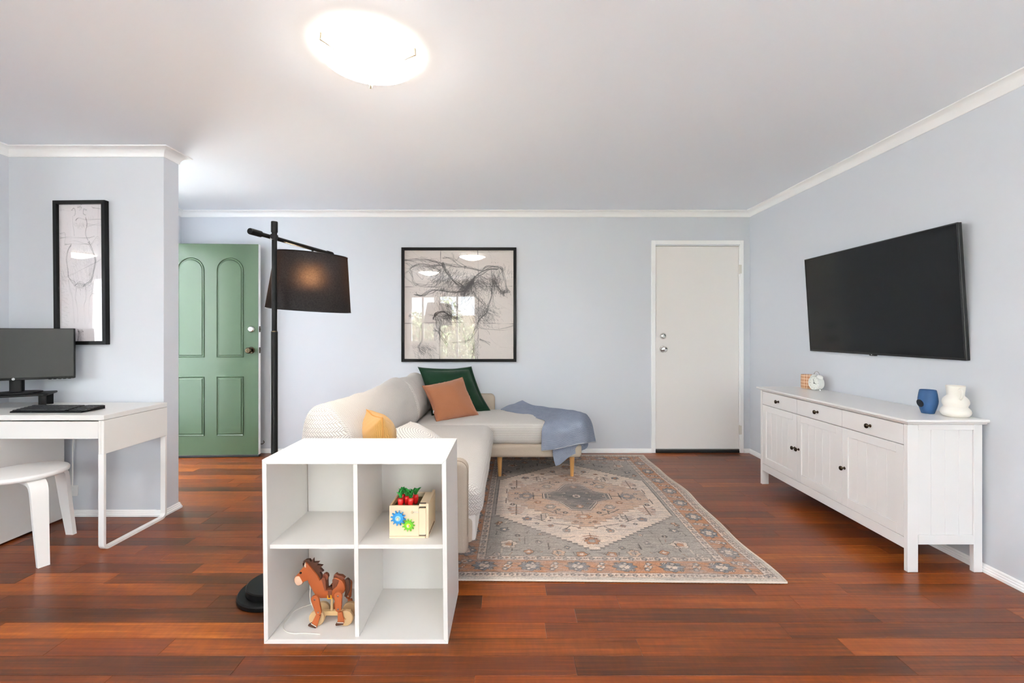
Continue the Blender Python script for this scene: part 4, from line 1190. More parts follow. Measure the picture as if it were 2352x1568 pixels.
# ---------------------------------------------------------------- cushions
def corduroy(name, col, pitch=.0034, along='v', dark=.72, strength=.5):
    m, b = mat(name)
    uv = xyz(node('ShaderNodeUVMap').outputs['UV'])
    s_ = (uv[0 if along == 'v' else 1] * (2 * PI / pitch)).sin() * .5 + .5
    tc = node('ShaderNodeTexCoord').outputs['Object']
    n = tnoise(tc, 60, 3)
    link(mixc(s_ * .8 + n * .2, tuple(c * dark for c in col), col), b.inputs['Base Color'])
    b.inputs['Roughness'].default_value = .9; b.inputs['Specular IOR Level'].default_value = .15; b.inputs['Sheen Weight'].default_value = .3
    link(bump(s_, strength, .0015), b.inputs['Normal'])
    return m
def cushion(bm, c, thick, side, flange=0.0, seed=0.0, n=26, pinch=.07, wr_=.006):
    """c = corners TL, TR, BR, BL (seen from the front)"""
    TL, TR, BR, BL = [Vector(q) for q in c]
    nrm = (TR - TL).cross(BL - TL).normalized() * -1
    uvl = bm.loops.layers.uv.verify()
    rim = {}
    for sgn in (1, -1):
        V = {}
        for i in range(n + 1):
            for j in range(n + 1):
                s, t = -1 + 2 * i / n, -1 + 2 * j / n
                s = math.sin(s * PI / 2) * .35 + s * .65; t = math.sin(t * PI / 2) * .35 + t * .65
                s2, t2 = s * (1 - pinch * (1 - t * t)), t * (1 - pinch * (1 - s * s))
                a, b_ = (s2 + 1) / 2, (t2 + 1) / 2
                p = (TL * (1 - a) + TR * a) * b_ + (BL * (1 - a) + BR * a) * (1 - b_)
                f = 1 - flange
                ss, tt = min(1, abs(s) / f), min(1, abs(t) / f)
                hgt = thick * ((1 - ss ** 2.2) * (1 - tt ** 2.2)) ** .52
                border = i in (0, n) or j in (0, n)
                w = wr_ * mnoise.noise(Vector((s * 2.3 + seed, t * 2.3, seed))) + wr_ * .8 * math.sin((math.atan2(t, s) * 26) + seed) * max(0, (max(abs(s), abs(t)) - .55)) * (0 if border else 1)
                if border and sgn == -1: V[i, j] = rim[i, j]; continue
                base = .0025 if flange and not border else 0
                v = bm.verts.new(p + nrm * sgn * (hgt + base + (w if hgt > 0 else 0)) + (nrm * w * .8 if border else Vector((0, 0, 0))))
                V[i, j] = v
                if border: rim[i, j] = v
        for i in range(n):
            for j in range(n):
                q = ((i, j), (i + 1, j), (i + 1, j + 1), (i, j + 1))
                f = bm.faces.new([V[k] for k in (q if sgn == 1 else q[::-1])])
                for l, k in zip(f.loops, (q if sgn == 1 else q[::-1])): l[uvl].uv = (k[0] / n * side, k[1] / n * side)
    bmesh.ops.recalc_face_normals(bm, faces=bm.faces)
    loop_ = [rim[i, 0].co.copy() for i in range(n)] + [rim[n, j].co.copy() for j in range(n)] + [rim[i, n].co.copy() for i in range(n, 0, -1)] + [rim[0, j].co.copy() for j in range(n, 0, -1)]
    return bm, loop_, nrm
def cushion_thing(name, label, corners, thick, side, m, pm, group='scatter cushions on the sofa', flange=0.0, seed=0.0, pipe=.0035, **k):
    c = sum((Vector(q) for q in corners), Vector()) / 4
    low = min((Vector(q) for q in corners), key=lambda q: q.z)
    t = thing(name, label, 'cushion', (c.x, c.y, low.z), group=group)
    bm, lp, nrm = cushion(NB(), corners, thick, side, flange, seed, **k)
    make('cover', bm, m, parent=t, smooth=180)
    if pipe: make('piping', tube(NB(), lp + lp[:1], pipe, 6, cap=False), pm, parent=t, smooth=180)
    return t, lp
GREENV = pbr('dark_green_velvet', S(13, 46, 26), .8, spec=.2, sheen=.12, nscale=300, nstr=.1, vary=.15)
cushion_thing('cushion', 'large dark green cushion with a flat flanged edge leaning in the sofa corner', [at(959, 842, 4.20), at(1083, 841, 4.36), at(1128, 944, 4.22), at(992, 962, 3.98)], .085, .50, GREENV, GREENV, flange=.12, seed=1.3, pipe=0, pinch=.09, wr_=.012)
TERRA = corduroy('terracotta_cord', S(176, 116, 82), .0042, 'u', .75, .35)
t_, lp = cushion_thing('cushion', 'terracotta corduroy cushion leaning in front of the dark green cushion', [at(970, 886, 3.90), at(1062, 866, 4.10), at(1099, 953, 3.98), at(1003, 970, 3.74)], .085, .42, TERRA, pbr('terracotta_piping', S(160, 100, 70), .9), seed=4.1, pinch=.075, wr_=.010)
q = lp[-8]
make('care_tag', B(q.x - .006, q.x + .002, q.y - .003, q.y, q.z - .012, q.z + .012), WHITE_S, parent=t_, smooth=None)
MUST = corduroy('mustard_cord', S(214, 164, 92), .0046, 'v', .66, .7)
yc = Vector((-.655, 2.46, .635))
def yq(a, b_): # cushion plane roughly facing the room, leaning on the back
    ax_ = Vector((.20, .98, .06)).normalized(); up_ = Vector((-.25, .02, .968)).normalized()
    return yc + ax_ * a + up_ * b_
cushion_thing('cushion', 'mustard yellow corduroy cushion standing behind the white cube shelf', [at(835, 936, 2.57), at(877, 959, 2.30), at(889, 1093, 2.29), at(866, 1058, 2.58)], .105, .40, MUST, pbr('mustard_piping', S(196, 140, 72), .9), seed=7.7, pinch=.08, wr_=.010)
def dashes():
    m, b = mat('white_dashed_cotton')
    uv = xyz(node('ShaderNodeUVMap').outputs['UV'])
    r_ = ((uv[0] - .2) * (uv[0] - .2) + (uv[1] - .2) * (uv[1] - .2)).pow(.5)
    ring_ = (r_ * 62.0).frac().lt(.22)
    a = E.op('ARCTAN2', uv[1] - .2, uv[0] - .2)
    dsh = (a * 14.0 + (r_ * 62.0).floor() * 1.7).frac().lt(.55)
    link(mixc(ring_ * dsh, S(232, 228, 222), S(70, 78, 96)), b.inputs['Base Color'])
    b.inputs['Roughness'].default_value = .9
    return m
wc = Vector((-.57, 2.86, .492))
def wq(a, b_):
    ax_ = Vector((.25, .96, 0)).normalized(); up_ = Vector((-.85, .10, .50)).normalized()
    return wc + ax_ * a + up_ * b_
cushion_thing('cushion', 'white cushion printed with dark dashes slumped behind the mustard cushion', [wq(-.19, .18), wq(.19, .18), wq(.19, -.18), wq(-.19, -.18)], .07, .40, dashes(), WHITE_S, seed=9.2, pipe=.002)

# ---------------------------------------------------------------- throw
def throw_mat():
    m, b = mat('blue_grey_waffle_cotton')
    uv = xyz(node('ShaderNodeUVMap').outputs['UV'])
    u, v = uv[0] / .0072, uv[1] / .0072
    row = v.floor().fmod(2.0)
    fu, fv = (u + row * .5).frac(), v.frac()
    dot = fu.lt(.46) * fv.lt(.5)
    h = (1 - (fu - .23).abs() * 3) .clamp() * (1 - (fv - .25).abs() * 3).clamp()
    tc = node('ShaderNodeTexCoord').outputs['Object']
    base = mixc(tnoise(tc, 16, 3), S(98, 107, 128), S(134, 143, 162))
    link(mixc(dot * .75, base, S(206, 210, 218)), b.inputs['Base Color'])
    b.inputs['Roughness'].default_value = .95; b.inputs['Specular IOR Level'].default_value = .1
    link(bump(h + tnoise(tc, 500, 2) * .3, .5, .003), b.inputs['Normal'])
    return m
def cp(cx, cy, Z): return at(1130 + cx / 7.46, 900 + cy / 7.46, Z)
def patchm(bm, rows, sub=10, amp=.004, seed=0.0, thick=.007):
    R1 = [smoothpath(r, sub) for r in rows]
    R2 = [smoothpath([r[k] for r in R1], sub) for k in range(len(R1[0]))]
    arcu = [0.0]; mid = [r[len(r) // 2] for r in R2]
    for a, b_ in zip(mid, mid[1:]): arcu.append(arcu[-1] + (b_ - a).length)
    arcv = [0.0]
    for a, b_ in zip(R2[len(R2) // 2], R2[len(R2) // 2][1:]): arcv.append(arcv[-1] + (b_ - a).length)
    for i, r in enumerate(R2):
        for j, p in enumerate(r):
            p.y += amp * mnoise.noise(Vector((p.x * 14, p.y * 10, p.z * 14 + seed))); p.z += amp * .8 * mnoise.noise(Vector((p.x * 11 + 5, p.y * 13, seed)))
    grid(bm, R2, lambda i, j: (arcu[i], arcv[j]))
    return bm
tw = thing('throw_blanket', 'blue grey waffle throw draped over the end of the chaise', 'blanket', (.40, 3.9, .45))
M0 = [cp(145, 300, 4.22), cp(265, 240, 4.27), cp(380, 205, 4.30), cp(450, 170, 4.31), cp(520, 142, 4.31)]
rows = [M0,
        [cp(370, 352, 4.10), cp(480, 290, 4.20), cp(560, 250, 4.27), cp(610, 230, 4.30), cp(660, 212, 4.32)],
        [cp(600, 418, 3.955), cp(720, 350, 4.08), cp(800, 300, 4.20), cp(850, 275, 4.27), cp(900, 256, 4.33)],
        [cp(835, 462, 3.80), cp(960, 385, 3.98), cp(1060, 320, 4.15), cp(1130, 302, 4.24), cp(1200, 288, 4.33)],
        [cp(905, 500, 3.70), cp(1060, 420, 3.86), cp(1240, 350, 4.00), cp(1350, 338, 4.08), cp(1460, 330, 4.14)],
        [cp(880, 570, 3.635), cp(1080, 495, 3.655), cp(1320, 405, 3.80), cp(1490, 375, 3.86), cp(1625, 395, 3.95)],
        [cp(850, 680, 3.603), cp(1090, 630, 3.605), cp(1370, 540, 3.605), cp(1560, 505, 3.610), cp(1708, 530, 3.84)],
        [cp(846, 850, 3.600), cp(1100, 820, 3.588), cp(1390, 760, 3.583), cp(1600, 740, 3.590), cp(1750, 715, 3.78)],
        [cp(845, 1000, 3.602), cp(1100, 972, 3.590), cp(1390, 905, 3.585), cp(1605, 868, 3.592), cp(1775, 850, 3.74)]]
def solid(bm, t):
    r_ = bmesh.ops.solidify(bm, geom=list(bm.faces), thickness=t)
    return bm
o = make('top_layer', patchm(NB(), rows, 9, .007), throw_mat(), parent=tw, smooth=180)
rows2 = [[cp(1035, 930, 3.612), cp(1200, 900, 3.612), cp(1420, 850, 3.622), cp(1640, 800, 3.72)],
         [cp(1040, 1050, 3.608), cp(1200, 1010, 3.612), cp(1420, 930, 3.62), cp(1645, 880, 3.72)],
         [cp(1058, 1160, 3.606), cp(1180, 1120, 3.608), cp(1330, 1060, 3.615), cp(1640, 930, 3.70)],
         [cp(1090, 1266, 3.606), cp(1165, 1238, 3.608), cp(1325, 1110, 3.612), cp(1610, 968, 3.68)]]
o2 = make('under_layer', patchm(NB(), rows2, 8, .003, 3.0), o.data.materials[0], parent=tw, smooth=180)
rows3 = [[cp(1320, 1000, 3.618), cp(1440, 960, 3.63), cp(1560, 900, 3.67)], [cp(1325, 1060, 3.618), cp(1440, 1010, 3.63), cp(1590, 945, 3.67)], [cp(1332, 1092, 3.618), cp(1450, 1045, 3.63), cp(1600, 975, 3.66)]]
o3 = make('under_layer', patchm(NB(), rows3, 8, .002, 5.0), o.data.materials[0], parent=tw, smooth=180)
for q in (o, o2, o3):
    sm = q.modifiers.new('thickness', 'SOLIDIFY'); sm.thickness = .005; sm.offset = 0
hm = smoothpath(rows[-1], 9)
make('hem', tube(NB(), hm, .0045, 6), pbr('hem_yarn', S(176, 176, 184), .95, nscale=200, nstr=.5), parent=tw, smooth=180)

# ================================================================ television
TVL, TVH, TVT = 1.212, .709, .026
tv = thing('television', 'large black flat television tilted down on the wall above the sideboard', 'tv', (2.327, 2.930, 1.394))
tilt = Matrix.Rotation(R(3.6), 4, 'Y').to_3x3()
# local: y along the wall, z up, x into the room is negative
tv.rotation_euler = (0, R(-3.6), 0)
SCR = pbr('television_glass', S(9, 9, 11), .16, spec=.30)
BEZ = pbr('television_bezel', S(20, 20, 21), .3, spec=.45)
hL, hH = TVL / 2, TVH / 2
make('housing', B(-TVT + .004, -.002, -hL, hL, -hH, hH, .002, 1), BEZ, parent=tv, world=False, smooth=None)
bz_ = NB()
for q in ((-hL, hL, hH - .006, hH), (-hL, hL, -hH, -hH + .012), (-hL, -hL + .007, -hH + .012, hH - .006), (hL - .007, hL, -hH + .012, hH - .006)): box(bz_, -TVT, -TVT + .0038, *q)
make('bezel', bz_, BEZ, parent=tv, world=False, smooth=None)
make('screen', B(-TVT + .0012, -TVT + .0036, -hL + .007, hL - .007, -hH + .012, hH - .006), SCR, parent=tv, world=False, smooth=None)
make('receiver_tab', B(-TVT - .0005, -TVT + .018, -.022, .022, -hH - .007, -hH + .004, .002), BEZ, parent=tv, world=False, smooth=None)
make('indicator', B(-TVT - .0012, -TVT - .0004, -.002, .006, -hH - .001, -hH + .003), pbr('indicator_silver', S(210, 210, 210), .3), parent=tv, world=False, smooth=None)
make('wall_mount', B(.0, .016, -.22, .22, -.16, .16, .003), BLACKM, parent=tv, world=False, smooth=None)

# ================================================================ sideboard
FX, BX = 1.957, 2.326              # front face and back
NY, FY = 2.245, 3.570              # near and far ends
sbd = thing('sideboard', 'white sideboard with three drawers above three panelled doors along the right wall', 'sideboard', ((FX + BX) / 2, (NY + FY) / 2, 0))
TOP = .755
PAINT = pbr('white_sideboard_paint', S(234, 231, 229), .30, spec=.45, nscale=45, nstr=.03)
pr = [(-.022, TOP - .004), (-.022, TOP - .010), (-.018, TOP - .014), (-.010, TOP - .016), (-.008, TOP - .022), (0, TOP - .026)]
tp = NB()
def topring(off, z): return [(FX + off, NY + off, z), (RIGHT - .004, NY + off, z), (RIGHT - .004, FY - off, z), (FX + off, FY - off, z)]
rr_ = [(-.020, TOP)] + pr
V = [[tp.verts.new(p) for p in topring(o, z)] for o, z in rr_]
for a, b_ in zip(V, V[1:]):
    for i in range(4): tp.faces.new((a[i], a[(i + 1) % 4], b_[(i + 1) % 4], b_[i]))
tp.faces.new(V[0]); tp.faces.new(V[-1])
bmesh.ops.recalc_face_normals(tp, faces=tp.faces)
make('top', tp, PAINT, parent=sbd, smooth=None)
LT = .023
for yy in (NY, FY - LT):
    for x0, x1 in ((FX, FX + .052), (BX - .042, BX)):
        make('leg', B(x0, x1, yy, yy + LT, 0, TOP - .0265, .0015, 1), PAINT, parent=sbd, smooth=None)
for yy, nm in ((NY, 'end_frame'), (FY - LT, 'end_frame')):
    bm = B(FX + .0525, BX - .0425, yy, yy + LT, .137, .182, .001, 1); box(bm, FX + .0525, BX - .0425, yy, yy + LT, .702, TOP - .0265, .001, 1)
    e = make(nm, bm, PAINT, parent=sbd, smooth=None)
    n_ = 4; w = (BX - .0425 - FX - .0525) / n_
    for i in range(n_):
        a = FX + .0525 + i * w
        make('board', B(a + .0002, a + w - .0002, yy + .006, yy + LT - .004, .1822, .7018, .0012, 1), PAINT, parent=e, smooth=None)
make('carcass', B(FX + .024, BX - .004, NY + LT + .0005, FY - LT - .0005, .150, TOP - .027), WHITE_S, parent=sbd, smooth=None)
make('bottom_rail', B(FX + .0015, FX + .022, NY + LT + .0005, FY - LT - .0005, .109, .1635, .001, 1), PAINT, parent=sbd, smooth=None)
KNB = pbr('antique_brass_knob', S(70, 58, 46), .25, metal=1.0)
MXn = Matrix.Rotation(R(-90), 3, 'Y')     # +z profile -> towards -x
def sknob(y, z, parent, x):
    return make('knob', lathe(NB(), [(0, 0), (.0085, 0), (.0085, .002), (.0048, .005), (.0046, .013), (.0085, .016), (.0125, .019), (.0135, .0225), (.012, .026), (.007, .0285), (0, .0295)], (x, y, z), 22, MXn), KNB, parent=parent)
dy0, dy1 = NY + LT + .001, FY - LT - .001
w = (dy1 - dy0) / 3
for i in range(3):
    a, b_ = dy0 + i * w + .0015, dy0 + (i + 1) * w - .0015
    d = make('drawer', B(FX + .002, FX + .022, a, b_, .6245, .7245, .0012, 1), PAINT, parent=sbd, smooth=None)
    sknob((a + b_) / 2, .674, d, FX + .002)
    bm = NB(); sw = .044; z0, z1 = .166, .6205
    box(bm, FX + .002, FX + .022, a, a + sw, z0, z1, .001, 1); box(bm, FX + .002, FX + .022, b_ - sw, b_, z0, z1, .001, 1)
    box(bm, FX + .002, FX + .022, a + sw, b_ - sw, z0, z0 + .052, .001, 1); box(bm, FX + .002, FX + .022, a + sw, b_ - sw, z1 - .046, z1, .001, 1)
    d = make('door', bm, PAINT, parent=sbd, smooth=None)
    n_ = 5; bw = (b_ - a - 2 * sw) / n_
    for k in range(n_):
        q = a + sw + k * bw
        make('board', B(FX + .009, FX + .019, q + .0002, q + bw - .0002, z0 + .0523, z1 - .0463, .0012, 1), PAINT, parent=d, smooth=None)
    sknob({0: b_ - .020, 1: b_ - .020, 2: a + .020}[i], .386, d, FX + .002)

# ---------------------------------------------------------------- things on the sideboard
def gridpot():
    m, b = mat('terracotta_grid_glaze')
    uv = xyz(node('ShaderNodeUVMap').outputs['UV'])
    ln = (uv[0] * 16.0).frac().lt(.13).max(((uv[1] - .55) * 1.0).frac().lt(.001))
    tc = xyz(node('ShaderNodeTexCoord').outputs['Object'])
    hz_ = ((tc[2] - .003) / .0235).frac().lt(.14)
    ln = (uv[0] * 16.0).frac().lt(.13).max(hz_)
    link(mixc(ln, S(192, 136, 98), S(240, 214, 182)), b.inputs['Base Color'])
    b.inputs['Roughness'].default_value = .55
    return m
bm = lathe(NB(), [(0, 0), (.046, 0), (.049, .003), (.0495, .05), (.0495, .102), (.0485, .1045), (.0465, .1045), (.0455, .10), (.0455, .02), (0, .02)], (2.272, 3.478, TOP), 48)
tag(make('planter', bm, gridpot(), origin=(2.272, 3.478, TOP), smooth=50), 'small terracotta pot with a cream grid of lines behind the alarm clock', 'plant pot')

ck = thing('alarm_clock', 'white twin-bell alarm clock standing beside the terracotta pot', 'alarm clock', (2.262, 3.368, TOP), rz=R(-90 + 8))
# local: face looks along -y, x across the face
CW = pbr('white_enamel', S(236, 236, 230), .25, spec=.5)
cz = .053; RM = Matrix.Rotation(R(90), 3, 'X')
make('case', lathe(NB(), [(0, -.026), (.040, -.026), (.047, -.022), (.049, -.012), (.049, .018), (.047, .022)], (0, 0, cz), 48, RM), CW, parent=ck, world=False, smooth=40)
make('rim', lathe(NB(), [(.0475, .018), (.0505, .020), (.0505, .025), (.0485, .0275), (.0455, .0265), (.0445, .022)], (0, 0, cz), 48, RM), CW, parent=ck, world=False)
fc = make('dial', lathe(NB(), [(0, .0205), (.046, .0205)], (0, 0, cz), 40, RM), pbr('dial_white', S(238, 238, 230), .5), parent=ck, world=False)
DK = pbr('dial_black', S(36, 36, 36), .5)
bm = NB()
for h_ in range(12):
    a = R(30 * h_); L0, L1, hw = (.036 if h_ % 3 else .034), .041, (.0007 if h_ % 3 else .0012)
    d = Vector((math.sin(a), 0, math.cos(a))); s_ = Vector((math.cos(a), 0, -math.sin(a)))
    ps = [d * L0 - s_ * hw, d * L0 + s_ * hw, d * L1 + s_ * hw, d * L1 - s_ * hw]
    bm.faces.new([bm.verts.new((p.x, -.0209, p.z + cz)) for p in ps])
make('hour_mark', bm, DK, parent=fc, world=False, smooth=None, kind='stuff')
for nm, a, ln, hw in (('minute_hand', R(-12), .031, .0016), ('hour_hand', R(104), .023, .0019)):
    d = Vector((math.sin(a), 0, math.cos(a))); s_ = Vector((math.cos(a), 0, -math.sin(a)))
    bm = NB()
    ps = [d * -.005 - s_ * hw, d * -.005 + s_ * hw, d * ln + s_ * hw * .5, d * ln - s_ * hw * .5]
    prism(bm, [(p.x, p.z + cz) for p in ps], 'xz', -.0228, -.0218)
    make(nm, bm, DK, parent=fc, world=False, smooth=None)
make('hand_cap', lathe(NB(), [(0, .0215), (.0032, .0215), (.0032, .0245), (0, .0245)], (0, 0, cz), 16, RM), DK, parent=fc, world=False)
for sx in (-1, 1):
    ang = R(33 * sx)
    bm = lathe(NB(), [(.0215, 0), (.0205, .006), (.0155, .0125), (.008, .0155), (0, .0162)], (0, 0, 0), 28)
    lathe(bm, [(.003, .015), (.0035, .0185), (.002, .0205), (0, .021)], (0, 0, 0), 12)
    bmesh.ops.transform(bm, matrix=Matrix.Translation((.0515 * math.sin(ang), 0, cz + .0515 * math.cos(ang))) @ Matrix.Rotation(ang, 4, 'Y'), verts=bm.verts)
    make('bell', bm, CW, parent=ck, world=False)
    bm = tube(NB(), [(.028 * sx, 0, cz - .040), (.036 * sx, 0, .001)], [.0042, .0028], 10)
    make('foot', bm, CHROME, parent=ck, world=False)
hp_ = [(.024 * math.cos(R(a)), 0, cz + .058 + .027 * math.sin(R(a))) for a in range(0, 181, 15)]
make('handle', tube(NB(), hp_, .0018, 8), CHROME, parent=ck, world=False)
make('hammer', B(-.003, .003, -.003, .003, cz + .048, cz + .066, .001), CHROME, parent=ck, world=False)

BV = pbr('matt_blue_glaze', S(34, 76, 122), .55, nscale=500, nstr=.12, vary=.08)
vb = thing('blue_vase', 'small matt blue faceted vase standing left of the white vase', 'vase', (2.212, 2.415, TOP))
prof = [(0, 0), (.0255, 0), (.0275, .002), (.036, .030), (.0415, .055), (.0425, .066), (.0415, .080), (.0385, .104), (.0350, .1225), (.0335, .1245), (.0320, .1225), (.0345, .10), (.037, .07), (.024, .008), (0, .008)]
lathe_bm = lathe(NB(), prof, (2.212, 2.415, TOP), 56)
make('body', lathe_bm, BV, parent=vb, smooth=50)
fd = Vector((-.965, .10, 0)).normalized()
Mf = Vector((0, 0, 1)).rotation_difference((fd + Vector((0, 0, -.22))).normalized()).to_matrix()
pc = Vector((2.212, 2.415, TOP + .052)) + fd * .0400
make('dimple', lathe(NB(), [(0, .0012), (.0165, .0012), (.0195, .0012), (.0205, .0008), (.0205, -.006)], pc, 32, Mf), pbr('navy_glaze', S(8, 16, 30), .5), parent=vb)

WV = pbr('rough_white_ceramic', S(236, 230, 220), .8, nscale=320, nstr=.35, ndist=.001)
vw = thing('white_vase', 'rough white bubble vase with a small looped handle at the near end of the sideboard', 'vase', (2.268, 2.322, TOP))
P_ = [(0, 0), (.040, 0), (.050, .004), (.058, .014), (.0605, .024), (.058, .035), (.052, .044), (.0475, .049), (.0465, .052), (.0490, .058), (.0525, .067), (.0530, .076), (.0500, .088), (.0430, .098), (.0360, .1045), (.0340, .109), (.0345, .118), (.0365, .136), (.0385, .153), (.0390, .156), (.0375, .1572), (.0355, .155), (.0330, .130), (.031, .11), (0, .10)]
make('body', lathe(NB(), P_, (2.268, 2.322, TOP), 56), WV, parent=vw, smooth=60)
hd = Vector((-.36, -.93, 0)).normalized()
hb_ = Vector((2.268, 2.322, TOP))
hpts = smoothpath([hb_ + hd * .035 + Vector((0, 0, .137)), hb_ + hd * .046 + Vector((0, 0, .144)), hb_ + hd * .058 + Vector((0, 0, .134)), hb_ + hd * .060 + Vector((0, 0, .116)), hb_ + hd * .055 + Vector((0, 0, .100)), hb_ + hd * .044 + Vector((0, 0, .092))], 6)
make('handle', tube(NB(), hpts, [.0055] * len(hpts), 12), WV, parent=vw)

# ================================================================ framed pictures
class Ink:
    def __init__(s, w, h, base, seed):
        s.w, s.h = w, h; s.A = np.zeros((h, w)); s.rs = np.random.RandomState(seed); s.base = base
    def dab(s, x, y, r, a):
        x0, x1, y0, y1 = int(x - r - 1), int(x + r + 2), int(y - r - 1), int(y + r + 2)
        x0, y0, x1, y1 = max(0, x0), max(0, y0), min(s.w, x1), min(s.h, y1)
        if x0 >= x1 or y0 >= y1: return
        X, Y = np.meshgrid(np.arange(x0, x1), np.arange(y0, y1))
        k = np.clip(r + .5 - np.hypot(X - x, Y - y), 0, 1) * a
        s.A[y0:y1, x0:x1] = 1 - (1 - s.A[y0:y1, x0:x1]) * (1 - k)
    def stroke(s, pts, w=1.0, a=.5, times=1, jit=.004):
        for _ in range(times):
            P = [Vector((p[0] + s.rs.randn() * jit, p[1] + s.rs.randn() * jit, 0)) for p in pts]
            ln = sum((b_ - a_).length for a_, b_ in zip(P, P[1:])) * s.w
            k = max(2, int(ln / max(1, len(P) - 1) / .8))
            for i, q in enumerate(smoothpath(P, k)):
                s.dab(q.x * s.w, q.y * s.h, w * (.6 + .4 * math.sin(i * .05 + _)), a * (.6 + .4 * s.rs.rand()))
    def hatch(s, cx, cy, rx, ry, n, ln, ang, a=.3, w=.5):
        for _ in range(n):
            x, y = cx + s.rs.randn() * rx, cy + s.rs.randn() * ry
            t = ang + s.rs.randn() * .35; l = ln * (.4 + s.rs.rand())
            s.stroke([(x, y), (x + l * math.cos(t) * .5 + s.rs.randn() * .004, y + l * math.sin(t) * .5), (x + l * math.cos(t), y + l * math.sin(t))], w, a)
    def glyphs(s, x, y, n, sz=.012, a=.6):
        for _ in range(n):
            pts = [(x + s.rs.rand() * sz, y + s.rs.rand() * sz * 1.3) for _k in range(4)]
            s.stroke(pts, .55, a, 1, 0); x += sz * 1.5
    def image(s, dark=(52, 50, 50)):
        rs = s.rs
        tone = np.array(S(*s.base)) * (1 + .03 * rs.randn(s.h, s.w))[..., None]
        A = np.clip(s.A, 0, 1)[..., None] * .92
        return tone * (1 - A) + np.array(S(*dark)) * A

def crop(cx, cy): return ((cx - 147) / 1265, (cy - 125) / 1265)
def big_sketch():
    k = Ink(420, 420, (222, 213, 207), 8)
    c = lambda P: [crop(*p) for p in P]
    for x in (565, 1000): k.stroke(c([(x, 125), (x + 3, 700), (x + 2, 1390)]), 1.0, .8)
    for y in (540, 970): k.stroke(c([(147, y), (700, y + 2), (1400, y)]), .9, .75)
    L = [([(150, 240), (250, 228), (380, 230), (500, 255), (600, 290), (740, 310), (900, 325), (1040, 355), (1120, 320), (1240, 318), (1290, 350)], 1.1, .6, 3),
         ([(210, 340), (280, 300), (380, 290), (480, 310), (560, 290)], 1, .55, 3), ([(225, 360), (240, 440), (265, 510), (330, 530), (460, 535), (600, 560)], 1, .5, 2),
         ([(260, 640), (350, 645), (440, 600), (540, 578), (640, 600), (760, 610), (850, 580), (900, 520), (960, 450), (1040, 380), (1140, 340), (1230, 340)], 1.3, .7, 4),
         ([(590, 290), (640, 370), (720, 470), (800, 540), (860, 570)], 1.6, .75, 4), ([(960, 430), (920, 500), (880, 560), (840, 640)], 2.0, .75, 5),
         ([(1250, 330), (1290, 390), (1300, 470), (1330, 560), (1340, 600), (1280, 615), (1230, 560), (1180, 480), (1150, 350)], 1.0, .5, 3),
         ([(1160, 570), (1165, 650), (1130, 760), (1090, 850), (1030, 900), (1010, 960)], 1.2, .6, 3), ([(480, 925), (520, 875), (590, 845), (650, 870), (720, 905), (770, 915)], 1.8, .75, 4),
         ([(520, 930), (515, 1010), (560, 1060), (610, 1130), (640, 1250)], 1.0, .5, 3), ([(480, 1050), (520, 1065), (580, 1130), (640, 1220)], 1.2, .6, 2),
         ([(1010, 930), (1000, 1010), (960, 1060), (920, 1150), (860, 1180), (700, 1200)], 1.0, .5, 2), ([(980, 1000), (940, 1100), (950, 1250), (940, 1360)], .9, .45, 2),
         ([(640, 980), (700, 1040), (620, 1130)], .8, .4, 2), ([(820, 980), (850, 1100), (850, 1200)], .9, .45, 2), ([(330, 980), (340, 1150), (310, 1260), (370, 1330)], .9, .45, 3),
         ([(600, 200), (700, 215), (780, 290), (860, 330)], 1.0, .55, 2), ([(700, 150), (730, 250), (800, 180)], .7, .4, 2), ([(160, 270), (230, 330), (150, 420), (260, 520)], .7, .4, 2),
         ([(1010, 1160), (1060, 1190), (1140, 1215)], 1.0, .6, 2), ([(1170, 640), (1185, 740), (1200, 800)], .8, .5, 1), ([(1010, 1020), (1150, 1035), (1300, 1030), (1410, 1010)], .8, .4, 1),
         ([(620, 620), (580, 720), (590, 850)], .9, .4, 3), ([(940, 600), (1000, 680), (1090, 760)], 1.2, .5, 3), ([(200, 900), (205, 870), (215, 910)], .9, .5, 1)]
    for p, w, a, t in L: k.stroke(c(p), w * .85, min(.95, a * 1.3), t + 3, .009)
    for (cx, cy, rx, ry, n, ln, an, a) in ((900, 520, 50, 60, 110, 90, 2.2, .45), (1000, 480, 70, 60, 80, 90, .6, .32), (700, 440, 90, 60, 90, 90, 2.0, .32), (560, 390, 60, 60, 60, 80, 2.4, .35), (400, 300, 110, 40, 60, 90, .5, .28), (1170, 470, 40, 50, 60, 80, 1.3, .4), (1290, 590, 30, 20, 40, 40, 1.5, .4), (650, 780, 60, 90, 90, 90, 1.1, .3), (620, 890, 90, 20, 70, 60, .5, .4), (1000, 850, 60, 70, 60, 80, .9, .3), (1090, 800, 50, 70, 50, 70, 2.1, .25), (360, 1270, 60, 40, 50, 60, .8, .3), (560, 1000, 40, 70, 40, 90, 1.5, .25), (960, 1250, 30, 60, 40, 60, 1.6, .25), (720, 560, 150, 60, 80, 90, 1.9, .25), (1120, 870, 60, 50, 40, 60, .6, .25), (1270, 360, 50, 40, 30, 80, 1.9, .25), (800, 850, 300, 250, 40, 160, .8, .10), (600, 350, 300, 150, 30, 260, .4, .10)):
        x, y = crop(cx, cy); k.hatch(x, y, rx / 1265, ry / 1265, int(n * 2.2), ln / 1265, an, min(.95, a * 1.8), .62)
    for (x, y, n) in ((330, 195, 4), (860, 205, 5), (1150, 255, 4), (1335, 430, 4), (205, 600, 4), (1235, 790, 3), (660, 745, 3), (1190, 1010, 3), (480, 610, 5), (1040, 710, 3)): k.glyphs(*crop(x, y), n)
    k.dab(.35 * 420, .123 * 420, 6, .8); k.dab(.58 * 420, .33 * 420, 7, .6)
    return k.image()
